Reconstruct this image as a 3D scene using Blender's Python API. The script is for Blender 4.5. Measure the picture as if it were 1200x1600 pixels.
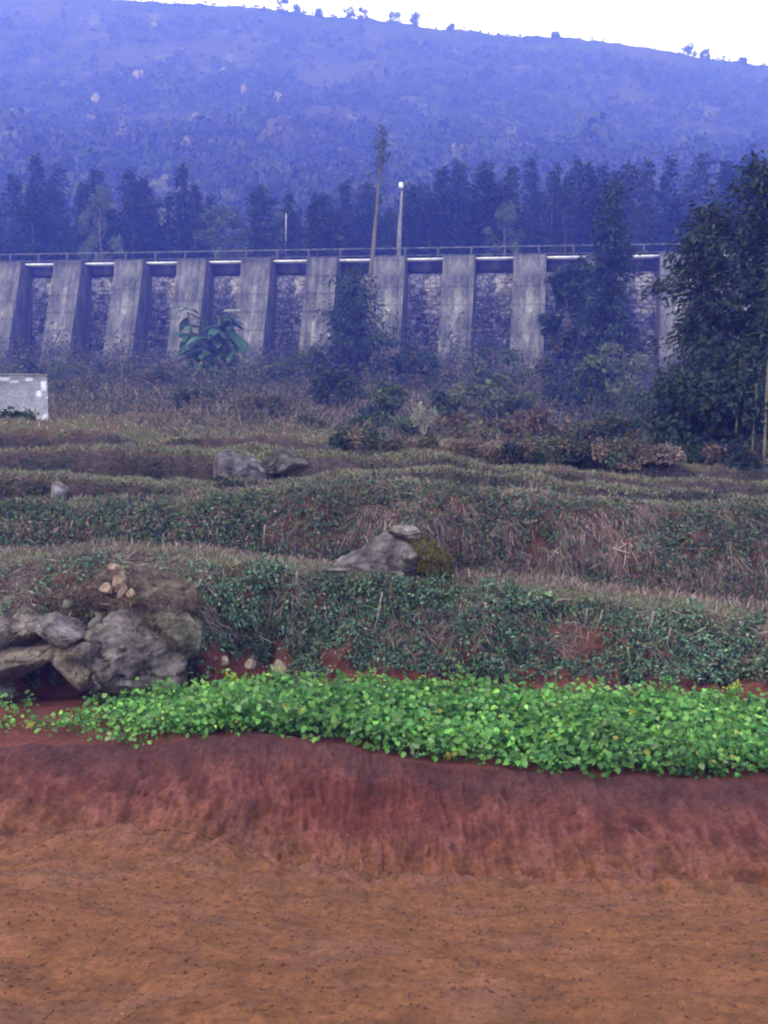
import bpy, math, random
import numpy as np
from mathutils import Matrix, Vector
random.seed(4)
rng = np.random.default_rng(7)
for o in list(bpy.data.objects): bpy.data.objects.remove(o)
sc = bpy.context.scene
# ------------------------------------------------------------------ camera
F = 1500.0
PITCH = math.degrees(math.atan(185/F))
M = (Matrix.Rotation(math.radians(90-PITCH), 3, 'X') @ Matrix.Rotation(math.radians(0.6), 3, 'Z'))
cd = bpy.data.cameras.new('camera'); cam = bpy.data.objects.new('camera', cd)
sc.collection.objects.link(cam); sc.camera = cam
cd.sensor_fit = 'VERTICAL'; cd.sensor_height = 24; cd.lens = 24*F/1600
cd.clip_start = 0.05; cd.clip_end = 3000
cam.matrix_world = M.to_4x4()
sc.render.resolution_x = 768; sc.render.resolution_y = 1024
# ------------------------------------------------------------------ light
SUN_EL, SUN_AZ = 40.0, -132.0        # azimuth from the view direction (+y), negative = left
w = bpy.data.worlds.new('World'); sc.world = w; w.use_nodes = True
nt = w.node_tree; nt.nodes.clear()
sky = nt.nodes.new('ShaderNodeTexSky'); sky.sky_type = 'NISHITA'; sky.sun_disc = False
sky.sun_elevation = math.radians(SUN_EL); sky.sun_rotation = math.radians(SUN_AZ)
sky.air_density = 1.0; sky.dust_density = 3.0
tc = nt.nodes.new('ShaderNodeTexCoord')
cn = nt.nodes.new('ShaderNodeTexNoise'); cn.inputs['Scale'].default_value = 1.6; cn.inputs['Detail'].default_value = 5
cr = nt.nodes.new('ShaderNodeMapRange'); cr.inputs[1].default_value = .3; cr.inputs[2].default_value = .6
cr.inputs[3].default_value = .72; cr.inputs[4].default_value = .95
mx = nt.nodes.new('ShaderNodeMix'); mx.data_type = 'RGBA'
mx.inputs[7].default_value = (14.5, 14.8, 21.5, 1)
bg = nt.nodes.new('ShaderNodeBackground'); bg.inputs['Strength'].default_value = 0.11
wo = nt.nodes.new('ShaderNodeOutputWorld')
L = nt.links.new
L(tc.outputs['Generated'], cn.inputs['Vector']); L(cn.outputs[0], cr.inputs[0]); L(cr.outputs[0], mx.inputs[0])
L(sky.outputs[0], mx.inputs[6]); L(mx.outputs[2], bg.inputs[0]); L(bg.outputs[0], wo.inputs[0])
sl = bpy.data.lights.new('sun', 'SUN'); sl.energy = 1.5; sl.angle = math.radians(14); sl.color = (1, .95, .88)
so = bpy.data.objects.new('sun', sl); sc.collection.objects.link(so)
az, el = math.radians(SUN_AZ), math.radians(SUN_EL)
sd = Vector((math.sin(az)*math.cos(el), math.cos(az)*math.cos(el), math.sin(el)))
so.rotation_euler = sd.to_track_quat('Z', 'Y').to_euler(); so.location = (0, 0, 40)
sc.view_settings.view_transform = 'Standard'; sc.view_settings.look = 'None'
sc.view_settings.exposure = 0.06; sc.view_settings.gamma = 1
sc.render.engine = 'CYCLES'
sc.cycles.volume_bounces = 2; sc.cycles.max_bounces = 6; sc.cycles.transparent_max_bounces = 4
sc.cycles.filter_width = 2.0
HAZE_D, HAZE_COL = 0.0040, (.12, .172, 1.0)

# ------------------------------------------------------------------ projection helpers
Mn = np.array(M)
def gdir(px, py):
    px = np.asarray(px, float); py = np.asarray(py, float)
    d = np.stack([(px-600)/F, (800-py)/F, -np.ones(np.broadcast(px, py).shape)], -1) @ Mn.T
    return d
def P(px, py, Y):
    d = gdir(px, py)
    return d * (np.asarray(Y, float)/d[..., 1])[..., None]
def proj(p):
    c = np.asarray(p) @ Mn
    return 600+F*c[..., 0]/-c[..., 2], 800-F*c[..., 1]/-c[..., 2]

# ------------------------------------------------------------------ noise
_perm = rng.permutation(256); _perm = np.concatenate([_perm, _perm, _perm])
_g = rng.normal(size=(256, 3)); _g /= np.linalg.norm(_g, axis=1)[:, None]
def perlin(p):
    p = np.asarray(p, float); i = np.floor(p).astype(int); f = p-i; i &= 255
    u = f*f*f*(f*(f*6-15)+10); r = 0
    for dx in (0, 1):
        for dy in (0, 1):
            for dz in (0, 1):
                h = _perm[_perm[_perm[(i[..., 0]+dx) & 255]+((i[..., 1]+dy) & 255)]+((i[..., 2]+dz) & 255)]
                g = _g[h & 255]
                d = (g*(f-np.array([dx, dy, dz]))).sum(-1)
                wx = u[..., 0] if dx else 1-u[..., 0]; wy = u[..., 1] if dy else 1-u[..., 1]; wz = u[..., 2] if dz else 1-u[..., 2]
                r = r+d*wx*wy*wz
    return r
def fbm(p, o=4, gain=.5):
    p = np.asarray(p, float); r = 0; a = 1
    for k in range(o): r = r+a*perlin(p*2**k+17.3*k); a *= gain
    return r
def ss(a, b, x): t = np.clip((x-a)/(b-a), 0, 1); return t*t*(3-2*t)

# ------------------------------------------------------------------ object helpers
def link(o): sc.collection.objects.link(o); return o
def mesh_np(name, V, faces, mat=None, parent=None, col=None, smooth=False):
    """V (n,3); faces: list of (m,k) int arrays"""
    me = bpy.data.meshes.new(name); V = np.asarray(V, np.float32)
    faces = [np.asarray(f, np.int32) for f in faces if len(f)]
    lv = np.concatenate([f.ravel() for f in faces]); tot = np.concatenate([np.full(len(f), f.shape[1], np.int32) for f in faces])
    st = np.concatenate([[0], np.cumsum(tot)[:-1]]).astype(np.int32)
    me.vertices.add(len(V)); me.vertices.foreach_set('co', V.ravel())
    me.loops.add(len(lv)); me.loops.foreach_set('vertex_index', lv)
    me.polygons.add(len(tot)); me.polygons.foreach_set('loop_start', st); me.polygons.foreach_set('loop_total', tot)
    me.update(calc_edges=True)
    if smooth: me.polygons.foreach_set('use_smooth', np.ones(len(tot), bool))
    if col is not None:
        a = me.color_attributes.new('Col', 'FLOAT_COLOR', 'POINT')
        c = np.ones((len(V), 4), np.float32); c[:, :3] = col; a.data.foreach_set('color', c.ravel())
    if mat: me.materials.append(mat)
    o = link(bpy.data.objects.new(name, me)); o.parent = parent
    return o
def tag(o, label=None, cat=None, group=None, kind=None):
    if label: o['label'] = label
    if cat: o['category'] = cat
    if group: o['group'] = group
    if kind: o['kind'] = kind
    return o
def thing(name, label, cat, loc=(0, 0, 0), rz=0, group=None, s=1):
    o = link(bpy.data.objects.new(name, None)); o.empty_display_size = .1
    o.location = loc; o.rotation_euler = (0, 0, rz); o.scale = (s, s, s) if np.isscalar(s) else s
    return tag(o, label, cat, group)
def dup(root, loc, rz=0, s=1, label=None, cat=None, group=None):
    r = root.copy(); link(r); r.location = loc; r.rotation_euler = (0, 0, rz); r.scale = (s, s, s) if np.isscalar(s) else s
    if label: r['label'] = label
    if cat: r['category'] = cat
    if group: r['group'] = group
    elif 'group' in r: del r['group']
    for ch in list(root.children):
        c = ch.copy(); link(c); c.parent = r
    return r
class Soup:
    """collects vertices/faces/colours for one mesh"""
    def __init__(s): s.V = []; s.Fc = {}; s.C = []; s.n = 0
    def add(s, V, faces, col):
        V = np.asarray(V, float).reshape(-1, 3)
        for f in faces:
            f = np.asarray(f, int)
            if len(f): s.Fc.setdefault(f.shape[1], []).append(f+s.n)
        c = np.broadcast_to(np.asarray(col, float), (len(V), 3)); s.V.append(V); s.C.append(c); s.n += len(V)
    def inst(s, tv, tf, pos, ax, ay, azs, col):
        """template verts tv (k,3), faces list of lists; frames ax, ay, azs (n,3) scaled"""
        n = len(pos); k = len(tv); tv = np.asarray(tv, float)
        V = pos[:, None]+tv[None, :, 0:1]*ax[:, None]+tv[None, :, 1:2]*ay[:, None]+tv[None, :, 2:3]*azs[:, None]
        off = (np.arange(n)*k)[:, None, None]
        by = {}
        for f in tf: by.setdefault(len(f), []).append(f)
        fs = [(np.array(v)[None]+off).reshape(-1, kk) for kk, v in by.items()]
        s.add(V.reshape(-1, 3), fs, np.repeat(np.broadcast_to(col, (n, 3)), k, 0))
    def tube(s, pts, rad, col, n=6, cap=True):
        pts = np.asarray(pts, float); rad = np.broadcast_to(rad, (len(pts),)); m = len(pts)
        T = np.gradient(pts, axis=0); T /= np.linalg.norm(T, axis=1)[:, None]+1e-9
        up = np.array([0, 0, 1.]) if abs(T[:, 2]).mean() < .8 else np.array([1., 0, 0])
        A = np.cross(T, up); A /= np.linalg.norm(A, axis=1)[:, None]+1e-9; B = np.cross(T, A)
        a = np.arange(n)*2*np.pi/n
        V = pts[:, None]+rad[:, None, None]*(np.cos(a)[None, :, None]*A[:, None]+np.sin(a)[None, :, None]*B[:, None])
        q = [[i*n+j, i*n+(j+1) % n, (i+1)*n+(j+1) % n, (i+1)*n+j] for i in range(m-1) for j in range(n)]
        fs = [q]
        if cap: fs.append([list(range(n))[::-1], [(m-1)*n+j for j in range(n)]])
        s.add(V.reshape(-1, 3), fs, col)
    def box(s, c, d, col=(1, 1, 1), top=(1, 1)):
        c = np.array(c, float); x, y, z = np.array(d, float)/2
        V = [(-x, -y, -z), (x, -y, -z), (x, y, -z), (-x, y, -z), (-x*top[0], -y*top[1], z), (x*top[0], -y*top[1], z), (x*top[0], y*top[1], z), (-x*top[0], y*top[1], z)]
        s.add(np.array(V)+c, [[(0, 3, 2, 1), (4, 5, 6, 7), (0, 1, 5, 4), (1, 2, 6, 5), (2, 3, 7, 6), (3, 0, 4, 7)]], col)
    def build(s, name, mat, parent=None, smooth=False):
        return mesh_np(name, np.concatenate(s.V), [np.concatenate(v) for v in s.Fc.values()], mat, parent, np.concatenate(s.C), smooth)
def unit(v): return v/(np.linalg.norm(v, axis=-1, keepdims=True)+1e-9)
def frames(D, N=None):
    """D direction; returns side vector & normal"""
    D = unit(D)
    if N is None: N = rng.normal(size=D.shape)
    S = unit(np.cross(D, N)); return D, S, unit(np.cross(S, D))
LEAF_V = [(0, 0, 0), (.45, .28, .06), (.5, 0, -.04), (.45, -.28, .06), (1, 0, -.1)]
LEAF_F = [(0, 2, 1), (0, 3, 2), (1, 2, 4), (2, 3, 4)]
OVAL_V = [(0, 0, 0), (.22, .36, .1), (.6, .38, .1), (1, 0, -.16), (.6, -.38, .1), (.22, -.36, .1), (.4, 0, .0)]
OVAL_F = [(0, 6, 1), (1, 6, 2), (2, 6, 3), (3, 6, 4), (4, 6, 5), (5, 6, 0)]
def blade_t(b): return [(0, .5, 0), (0, -.5, 0), (.5, .38, b*.25), (.5, -.38, b*.25), (.95, .04, b)]
BLADE_F = [(0, 1, 3, 2), (2, 3, 4)]
def leaves(s, pos, D, N, Ln, Wd, col, t='leaf'):
    D, S, N = frames(D, N)
    tv, tf = (LEAF_V, LEAF_F) if t == 'leaf' else (OVAL_V, OVAL_F)
    Ln = np.broadcast_to(Ln, (len(pos),))[:, None]; Wd = np.broadcast_to(Wd, (len(pos),))[:, None]
    s.inst(tv, tf, pos, D*Ln, S*Wd, N*Ln, col)
def blades(s, pos, D, Ln, Wd, col, bend=.4):
    D, S, N = frames(D)
    Ln = np.broadcast_to(Ln, (len(pos),))[:, None]; Wd = np.broadcast_to(Wd, (len(pos),))[:, None]
    # bend downwards
    N = np.where((N[:, 2:3] > 0), -N, N)
    s.inst(blade_t(bend), BLADE_F, pos, D*Ln, S*Wd, N*Ln, col)
def cvar(base, n, v=.25, hue=.1):
    base = np.asarray(base, float)
    return np.clip(base*np.exp(rng.normal(0, v, (n, 1)))*np.exp(rng.normal(0, hue, (n, 3))), 0, 1)
def cmix(cols, probs, n, v=.25, hue=.08):
    idx = rng.choice(len(cols), n, p=np.array(probs)/sum(probs)); return cvar(np.array(cols)[idx], n, v, hue)

# ------------------------------------------------------------------ materials
def newmat(name):
    m = bpy.data.materials.new(name); m.use_nodes = True; t = m.node_tree
    return m, t, t.nodes['Principled BSDF'], t.nodes['Material Output']
def N_(t, k, **kw):
    n = t.nodes.new(k)
    for a, b in kw.items():
        if a in n.inputs: n.inputs[a].default_value = b
        else: setattr(n, a, b)
    return n
def foliage_mat(name, transl=.3, rough=.6):
    m, t, p, o = newmat(name)
    a = N_(t, 'ShaderNodeVertexColor', layer_name='Col')
    tcn = N_(t, 'ShaderNodeNewGeometry'); nz = N_(t, 'ShaderNodeTexNoise', Scale=.9, Detail=3.0)
    t.links.new(tcn.outputs['Position'], nz.inputs['Vector'])
    mr = N_(t, 'ShaderNodeMapRange'); mr.inputs[1].default_value = .3; mr.inputs[2].default_value = .7; mr.inputs[3].default_value = .75; mr.inputs[4].default_value = 1.25
    t.links.new(nz.outputs[0], mr.inputs[0])
    vm = N_(t, 'ShaderNodeVectorMath', operation='SCALE'); t.links.new(a.outputs[0], vm.inputs[0]); t.links.new(mr.outputs[0], vm.inputs['Scale'])
    t.links.new(vm.outputs[0], p.inputs['Base Color']); p.inputs['Roughness'].default_value = rough
    p.inputs['Specular IOR Level'].default_value = .3
    tr = N_(t, 'ShaderNodeBsdfTranslucent'); t.links.new(vm.outputs[0], tr.inputs[0])
    ms = N_(t, 'ShaderNodeMixShader'); ms.inputs[0].default_value = transl
    t.links.new(p.outputs[0], ms.inputs[1]); t.links.new(tr.outputs[0], ms.inputs[2]); t.links.new(ms.outputs[0], o.inputs[0])
    return m
def rock_mat(name, c1, c2, c3=None, scale=3., bump=.4, attr=False, rough=.9, stretch=(1, 1, 1), dist=.02, objco=True):
    m, t, p, o = newmat(name)
    tcn = N_(t, 'ShaderNodeTexCoord'); mp = N_(t, 'ShaderNodeMapping'); mp.inputs['Scale'].default_value = stretch
    t.links.new(tcn.outputs['Object'], mp.inputs[0])
    n1 = N_(t, 'ShaderNodeTexNoise', Scale=scale, Detail=8.0, Roughness=.65); t.links.new(mp.outputs[0], n1.inputs['Vector'])
    n2 = N_(t, 'ShaderNodeTexNoise', Scale=scale*6, Detail=6.0, Roughness=.7); t.links.new(mp.outputs[0], n2.inputs['Vector'])
    r = N_(t, 'ShaderNodeValToRGB'); r.color_ramp.elements[0].position = .36; r.color_ramp.elements[1].position = .62
    r.color_ramp.elements[0].color = (*c1, 1); r.color_ramp.elements[1].color = (*c2, 1)
    if c3: e = r.color_ramp.elements.new(.72); e.color = (*c3, 1)
    t.links.new(n1.outputs[0], r.inputs[0])
    mr = N_(t, 'ShaderNodeMapRange'); mr.inputs[1].default_value = .3; mr.inputs[2].default_value = .7; mr.inputs[3].default_value = .6; mr.inputs[4].default_value = 1.4
    t.links.new(n2.outputs[0], mr.inputs[0])
    vm = N_(t, 'ShaderNodeVectorMath', operation='SCALE'); t.links.new(r.outputs[0], vm.inputs[0]); t.links.new(mr.outputs[0], vm.inputs['Scale'])
    outc = vm.outputs[0]
    if attr:
        a = N_(t, 'ShaderNodeVertexColor', layer_name='Col'); mu = N_(t, 'ShaderNodeVectorMath', operation='MULTIPLY')
        t.links.new(outc, mu.inputs[0]); t.links.new(a.outputs[0], mu.inputs[1]); outc = mu.outputs[0]
    t.links.new(outc, p.inputs['Base Color']); p.inputs['Roughness'].default_value = rough; p.inputs['Specular IOR Level'].default_value = .2
    ad = N_(t, 'ShaderNodeMath', operation='ADD'); t.links.new(n1.outputs[0], ad.inputs[0]); t.links.new(n2.outputs[0], ad.inputs[1])
    b = N_(t, 'ShaderNodeBump', Strength=bump, Distance=dist); t.links.new(ad.outputs[0], b.inputs['Height']); t.links.new(b.outputs[0], p.inputs['Normal'])
    return m
M_LEAF = foliage_mat('leaf', .3, .8); M_CROP = foliage_mat('crop leaf', .35, .45); M_GRASS = foliage_mat('grass', .25, .8)
M_FAR = foliage_mat('far foliage', .15, .8)
M_BARK = rock_mat('bark', (.75, .75, .75), (1.2, 1.2, 1.2), scale=6, attr=True, stretch=(1, 1, .2))
M_SOIL = rock_mat('soil', (.72, .72, .75), (1.2, 1.17, 1.12), scale=5, bump=.5, attr=True, dist=.007)
M_ROCK = rock_mat('rock', (.035, .031, .027), (.18, .165, .14), (.33, .31, .27), scale=4.2, bump=1.0, attr=True, dist=.04)
M_PALE = rock_mat('pale stone', (.16, .13, .10), (.36, .29, .21), scale=9, attr=True)
M_CONC = rock_mat('weathered concrete', (.06, .06, .06), (.20, .195, .19), (.38, .37, .36), scale=1.1, bump=.6, attr=True, stretch=(1.8, 1.8, .35), dist=.03)
M_STONE = rock_mat('rubble masonry', (.16, .155, .16), (.42, .40, .41), (.58, .56, .57), scale=2.2, bump=.6, attr=True, dist=.03)
M_PAINT = rock_mat('pale paint', (.62, .62, .64), (.85, .85, .86), scale=4, attr=True)
M_HILL = rock_mat('hill scrub', (.6, .6, .6), (1.3, 1.25, 1.2), scale=.12, bump=.6, attr=True, dist=1.0)

# ------------------------------------------------------------------ terrain
KX = np.array([-500, 0, 100, 200, 300, 400, 500, 600, 700, 800, 900, 1000, 1200, 1700.])
def key(py, Y): return (np.interp(KX, *zip(*sorted(py.items()))), np.interp(KX, *zip(*sorted(Y.items()))) if isinstance(Y, dict) else np.full(len(KX), float(Y)))
# each entry: (subdivisions to the next, ('abs',z,Y) or (py,Y) keys)
ROWS = [
 (6, ('abs', -1.35, -15.)), (6, ('abs', -1.5, 0.)), (20, ('abs', -1.62, 1.2)),
 (150, ('abs', -1.6, 2.2)),
 (70, key({0: 1290, 200: 1300, 300: 1318, 400: 1330, 600: 1356, 700: 1366, 800: 1362, 1000: 1382, 1200: 1385}, {0: 5.55, 200: 5.75, 300: 5.6, 400: 5.75, 600: 5.6, 800: 5.7, 1000: 5.5, 1200: 5.6})),                               # bank foot
 (8, key({0: 1170, 200: 1166, 330: 1152, 430: 1147, 520: 1165, 600: 1177, 700: 1198, 800: 1207, 1200: 1222}, {0: 6.5, 400: 6.55, 1000: 6.4})),       # bank lip
 (40, key({0: 1160, 200: 1158, 330: 1146, 430: 1142, 520: 1160, 600: 1172, 700: 1192, 800: 1200, 1200: 1214}, {0: 6.6, 400: 6.66, 1000: 6.5})),
 (16, key({0: 1108, 200: 1105, 400: 1098, 600: 1100, 900: 1112, 1200: 1128}, {0: 7.1, 400: 7.5, 1200: 7.5})),                                     # crop back
 (70, key({0: 1085, 100: 1085, 300: 1080, 500: 1080, 900: 1090, 1200: 1105}, {0: 7.9, 400: 8.0, 1200: 7.9})),                           # bank 2 foot
 (10, key({0: 893, 100: 880, 200: 873, 300: 882, 470: 899, 620: 914, 860: 938, 1000: 951, 1200: 974}, {0: 8.3, 300: 8.4, 500: 8.6, 1200: 8.5})),     # lip 2
 (24, key({0: 878, 100: 866, 200: 860, 300: 869, 470: 889, 620: 903, 860: 927, 1000: 940, 1200: 963}, {0: 8.6, 300: 8.7, 500: 8.9, 1200: 8.8})),
 (50, key({0: 858, 300: 852, 480: 876, 600: 884, 800: 900, 1000: 917, 1200: 944}, {0: 9.3, 1200: 9.4})),                                  # bank 3 foot
 (8, key({0: 800, 200: 795, 400: 782, 530: 770, 650: 762, 870: 788, 1000: 797, 1200: 808}, {0: 9.9, 1200: 10.0})),                       # lip 3
 (14, key({0: 792, 200: 787, 400: 774, 530: 762, 650: 754, 870: 778, 1000: 788, 1200: 799}, {0: 10.3, 1200: 10.4})),
 (30, key({0: 782, 200: 778, 400: 770, 530: 758, 650: 750, 870: 774, 1000: 784, 1200: 795}, {0: 10.9, 1200: 11.1})),
 (10, key({0: 746, 200: 754, 330: 764, 400: 762, 500: 750, 700: 742, 900: 765, 1200: 786}, {0: 11.3, 1200: 11.6})),                      # lip 4
 (24, key({0: 740, 200: 747, 330: 757, 400: 755, 500: 744, 700: 736, 900: 760, 1200: 780}, 12.2)),
 (10, key({0: 707, 200: 708, 400: 716, 530: 716, 600: 724, 760: 730, 1000: 752, 1200: 770}, 12.8)),                                       # lip 5
 (24, key({0: 702, 200: 702, 400: 705, 530: 712, 600: 718, 760: 724, 1000: 746, 1200: 764}, 14.2)),
 (10, key({0: 670, 200: 676, 400: 690, 530: 700, 700: 708, 1000: 735, 1200: 755}, 15.0)),                                                  # lip 6
 (20, key({0: 665, 200: 671, 400: 686, 530: 694, 700: 702, 1000: 728, 1200: 748}, 17.5)),
 (30, key({0: 640, 300: 650, 600: 665, 800: 680, 1000: 705, 1200: 728}, 29)),
 (20, key({0: 606, 300: 606, 600: 612, 800: 615, 1000: 640, 1200: 660}, 52)),
 (6, key({0: 588, 300: 588, 600: 592, 800: 592, 1000: 602, 1200: 615}, 62)),
 (1, key({0: 586, 300: 586, 600: 590, 800: 590, 1000: 600, 1200: 612}, {0: 80, 1200: 74})),
]
NC = 720
s_ = np.linspace(-1, 1, NC); s_ = .34*s_+.66*s_**3
def rowpos(r):
    e = ROWS[r][1]
    if e[0] is 'abs' or (isinstance(e[0], str)):
        z, Y = e[1], e[2]; X = s_*max(10, 1.4*abs(Y)); return np.stack([X, np.full(NC, Y), np.full(NC, z)], -1)
    pyk, Yk = e; Ym = Yk.mean(); X = s_*max(10, 1.4*Ym)
    Y = np.full(NC, Ym); pz = np.zeros(NC)
    for _ in range(4):
        px, _ = proj(np.stack([X, Y, pz], -1)); px = np.clip(px, -500, 1700)
        Y = np.interp(px, KX, Yk); py = np.interp(px, KX, pyk); d = gdir(px, py); pz = Y*d[:, 2]/d[:, 1]
    return np.stack([X, Y, pz], -1)
base = [rowpos(r) for r in range(len(ROWS))]
grid = []; rt = []
for r in range(len(ROWS)-1):
    n = ROWS[r][0]
    for k in range(n):
        t = k/n; grid.append(base[r]*(1-t)+base[r+1]*t); rt.append(r+t)
grid.append(base[-1]); rt.append(len(ROWS)-1)
G = np.array(grid); RT = np.array(rt)[:, None]*np.ones((1, NC))
def bandw(a, b, sft=.35): return ss(a-sft, a+sft, RT)*(1-ss(b-sft, b+sft, RT))
NRM = np.cross(np.gradient(G, axis=1), np.gradient(G, axis=0)); NRM = unit(NRM)
X0, Y0, Z0 = G[..., 0].copy(), G[..., 1].copy(), G[..., 2].copy()
PX, PY = proj(np.where(Y0[..., None] > .5, G, [0, 1, 0]))
dsp = np.zeros(G.shape[:2])
near = ss(.5, 2.2, Y0)
# dirt floor lumps
w0 = bandw(2, 4, .2)*near
dsp += w0*(.06*fbm(G*.9, 3)+.022*fbm(G*3.5+9, 5, .65)+.012*fbm(G*13, 3, .6)+.008*fbm(G*34, 2))
# hoe streaked bank
wb = bandw(3.75, 5, .25)
st = fbm(np.stack([X0*10+Z0*2+.8*fbm(G*2.5, 2), Y0*2.5, Z0*4.6], -1), 3, .6); st2 = fbm(np.stack([X0*26, Y0*5, Z0*10], -1)+5, 3, .6)
dsp += wb*(.16*fbm(G*1.2+3, 3)+.030*st+.024*st2+.022*fbm(G*11, 4, .65)-.035*np.abs(fbm(G*6+3, 3))+.012*np.round(2.5*fbm(G*5+8, 2)))
# scooped hollow
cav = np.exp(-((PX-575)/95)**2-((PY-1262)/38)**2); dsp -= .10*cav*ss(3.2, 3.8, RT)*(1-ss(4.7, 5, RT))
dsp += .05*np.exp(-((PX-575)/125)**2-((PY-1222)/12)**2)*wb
dsp += bandw(5, 8, .2)*(.03*fbm(G*3, 4))
w2 = bandw(8, 9, .3); dsp += w2*(.32*fbm(G*1.5+1, 3)+.13*fbm(G*4.5, 4)+.03*fbm(np.stack([X0*18, Y0*4, Z0*5], -1), 3))
# undercut behind rocks and hollows with shadow
dsp -= .30*np.exp(-((PX-400)/110)**2-((PY-1010)/50)**2)*bandw(7.6, 9, .2)
dsp -= .12*np.exp(-((PX-900)/70)**2-((PY-990)/40)**2)*bandw(7.6, 9, .2)
w3 = bandw(11, 12, .3); dsp += w3*(.25*fbm(G*1.1+4, 3)+.08*fbm(G*4, 4))
dsp += bandw(9, 11, .3)*.05*fbm(G*2, 4)
dsp += ss(12.2, 13, RT)*(.14*fbm(G*.9+6, 3)+.07*fbm(G*3.2, 4))*ss(20, 8, Y0*0+8+.0*Y0)
dsp += ss(16, 19, RT)*(.35*fbm(G*.35+2, 4)+.2*fbm(G*1.1, 3))*(1-ss(22.5, 23, RT))
for lp_ in (12.25, 15.2, 17.2, 19.2): dsp += .07*np.exp(-((RT-lp_)/.35)**2)*(.4+1.2*fbm(G*1.3+lp_, 3))
for ft_ in (11.12, 14.15, 16.15, 18.15): dsp -= .10*np.exp(-((RT-ft_)/.22)**2)
# mound above the left rocks
mound = np.exp(-((PX-150)/135)**4)*bandw(8.35, 8.92, .12); dsp += .36*mound
G = G+NRM*dsp[..., None]
NRM = unit(np.cross(np.gradient(G, axis=1), np.gradient(G, axis=0)))
# colours
n1 = fbm(G*1.6+11, 4)[..., None]; n2 = fbm(G*.7+31, 3)[..., None]
soil_f = np.array([.180, .074, .030]); soil_b = np.array([.125, .040, .027]); soil_r = np.array([.17, .036, .022]); brown = np.array([.10, .066, .045]); olive = np.array([.085, .085, .04])
col = soil_f*np.ones(G.shape)
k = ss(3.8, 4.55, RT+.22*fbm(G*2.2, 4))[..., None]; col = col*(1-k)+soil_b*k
pt = ss(.05, .4, fbm(G*[2.2, 2.2, 2.2]+55, 4))[..., None]*(1-k); col = col*(1-.35*pt)+np.array([.20, .10, .065])*.35*pt
lg = (ss(.05, .3, st+.6*st2)*wb*(1-ss(4.3, 4.9, RT)*.6))[..., None]; col = col*(1-.45*lg)+np.array([.21, .085, .065])*.45*lg
dk = (ss(.05, .35, -st-.6*st2)*wb)[..., None]; col = col*(1-.22*dk)
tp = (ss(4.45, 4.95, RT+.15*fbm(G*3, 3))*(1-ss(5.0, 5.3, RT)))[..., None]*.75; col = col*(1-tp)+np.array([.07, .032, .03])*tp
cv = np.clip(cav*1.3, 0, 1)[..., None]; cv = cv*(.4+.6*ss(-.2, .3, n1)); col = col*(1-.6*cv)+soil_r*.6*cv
k = ss(8.1, 8.6, RT)[..., None]; col = col*(1-k)+(np.array([.13, .062, .042]))*k
k = ss(8.8, 9.3, RT)[..., None]; col = col*(1-k)+(brown*(1-ss(-.1, .3, n1))+olive*ss(-.1, .3, n1))*k
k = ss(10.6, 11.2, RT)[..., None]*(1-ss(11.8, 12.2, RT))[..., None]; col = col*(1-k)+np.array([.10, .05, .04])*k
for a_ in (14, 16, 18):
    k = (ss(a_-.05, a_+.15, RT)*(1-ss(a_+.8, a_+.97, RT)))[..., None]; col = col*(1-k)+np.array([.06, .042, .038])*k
k = ss(-.15, .35, n2)*ss(19.5, 20, RT)[..., None]*.5; col = col*(1-k)+np.array([.13, .09, .06])*k
NR = len(G)
idx = np.arange(NR*NC).reshape(NR, NC)
quads = np.stack([idx[:-1, :-1], idx[:-1, 1:], idx[1:, 1:], idx[1:, :-1]], -1).reshape(-1, 4)
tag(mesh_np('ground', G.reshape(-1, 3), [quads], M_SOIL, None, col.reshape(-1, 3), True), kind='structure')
GPX, GPY = proj(np.where(G[..., 1:2] > .5, G, [0, 1, 0])); GPX = np.where(G[..., 1] > .5, GPX, -9999)
RTi = RT[:, 0]
cellA = np.linalg.norm(np.cross(G[1:, :-1]-G[:-1, :-1], G[:-1, 1:]-G[:-1, :-1]), axis=-1)
def scatter(n, r0, r1, px0=-120, px1=1320, dens=None):
    """random surface points in terrain band r0..r1; dens(pos,px,py,rt)->prob"""
    i0, i1 = np.searchsorted(RTi, [r0, r1]); i1 = min(i1, NR-1); A = cellA[i0:i1].copy()
    cx = GPX[i0:i1, :-1]; A[(cx < px0) | (cx > px1)] = 0; A /= A.sum()
    m = n*(4 if dens else 1); f = rng.choice(A.size, m, p=A.ravel()); i = f//A.shape[1]+i0; j = f % A.shape[1]
    a = rng.random((m, 1)); b = rng.random((m, 1))
    p = (G[i, j]*(1-a)+G[i+1, j]*a)*(1-b)+(G[i, j+1]*(1-a)+G[i+1, j+1]*a)*b
    q = NRM[i, j]; px, py = proj(p); r = RTi[i]
    if dens is not None:
        kp = rng.random(m) < np.clip(dens(p, px, py, r), 0, 1); p, q, px, py, r = p[kp][:n], q[kp][:n], px[kp][:n], py[kp][:n], r[kp][:n]
    return p, q, px, py, r
def on_ground(px, py_hint, Y):
    """ground point below pixel column px at depth Y"""
    X = P(px, py_hint, Y)[0]; msk = RTi > 4
    best = np.argmin(((G[..., 0]-X)**2+(G[..., 1]-Y)**2)+np.where(msk[:, None], 0, 1e6)); p = G.reshape(-1, 3)[best]
    return np.array([X, Y, p[2]])

# ------------------------------------------------------------------ dam
A10 = math.radians(10); AL = np.array([math.cos(A10), -math.sin(A10), 0]); NF = np.array([-math.sin(A10), -math.cos(A10), 0])
D0 = P(717, 400, 66.0); TOPZ = D0[2]; SP = 4.72; WB = 2.15
dam = thing('buttress_dam', 'long grey masonry dam wall with tall battered concrete buttresses across the slope', 'dam', tuple(D0), -A10)
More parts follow.
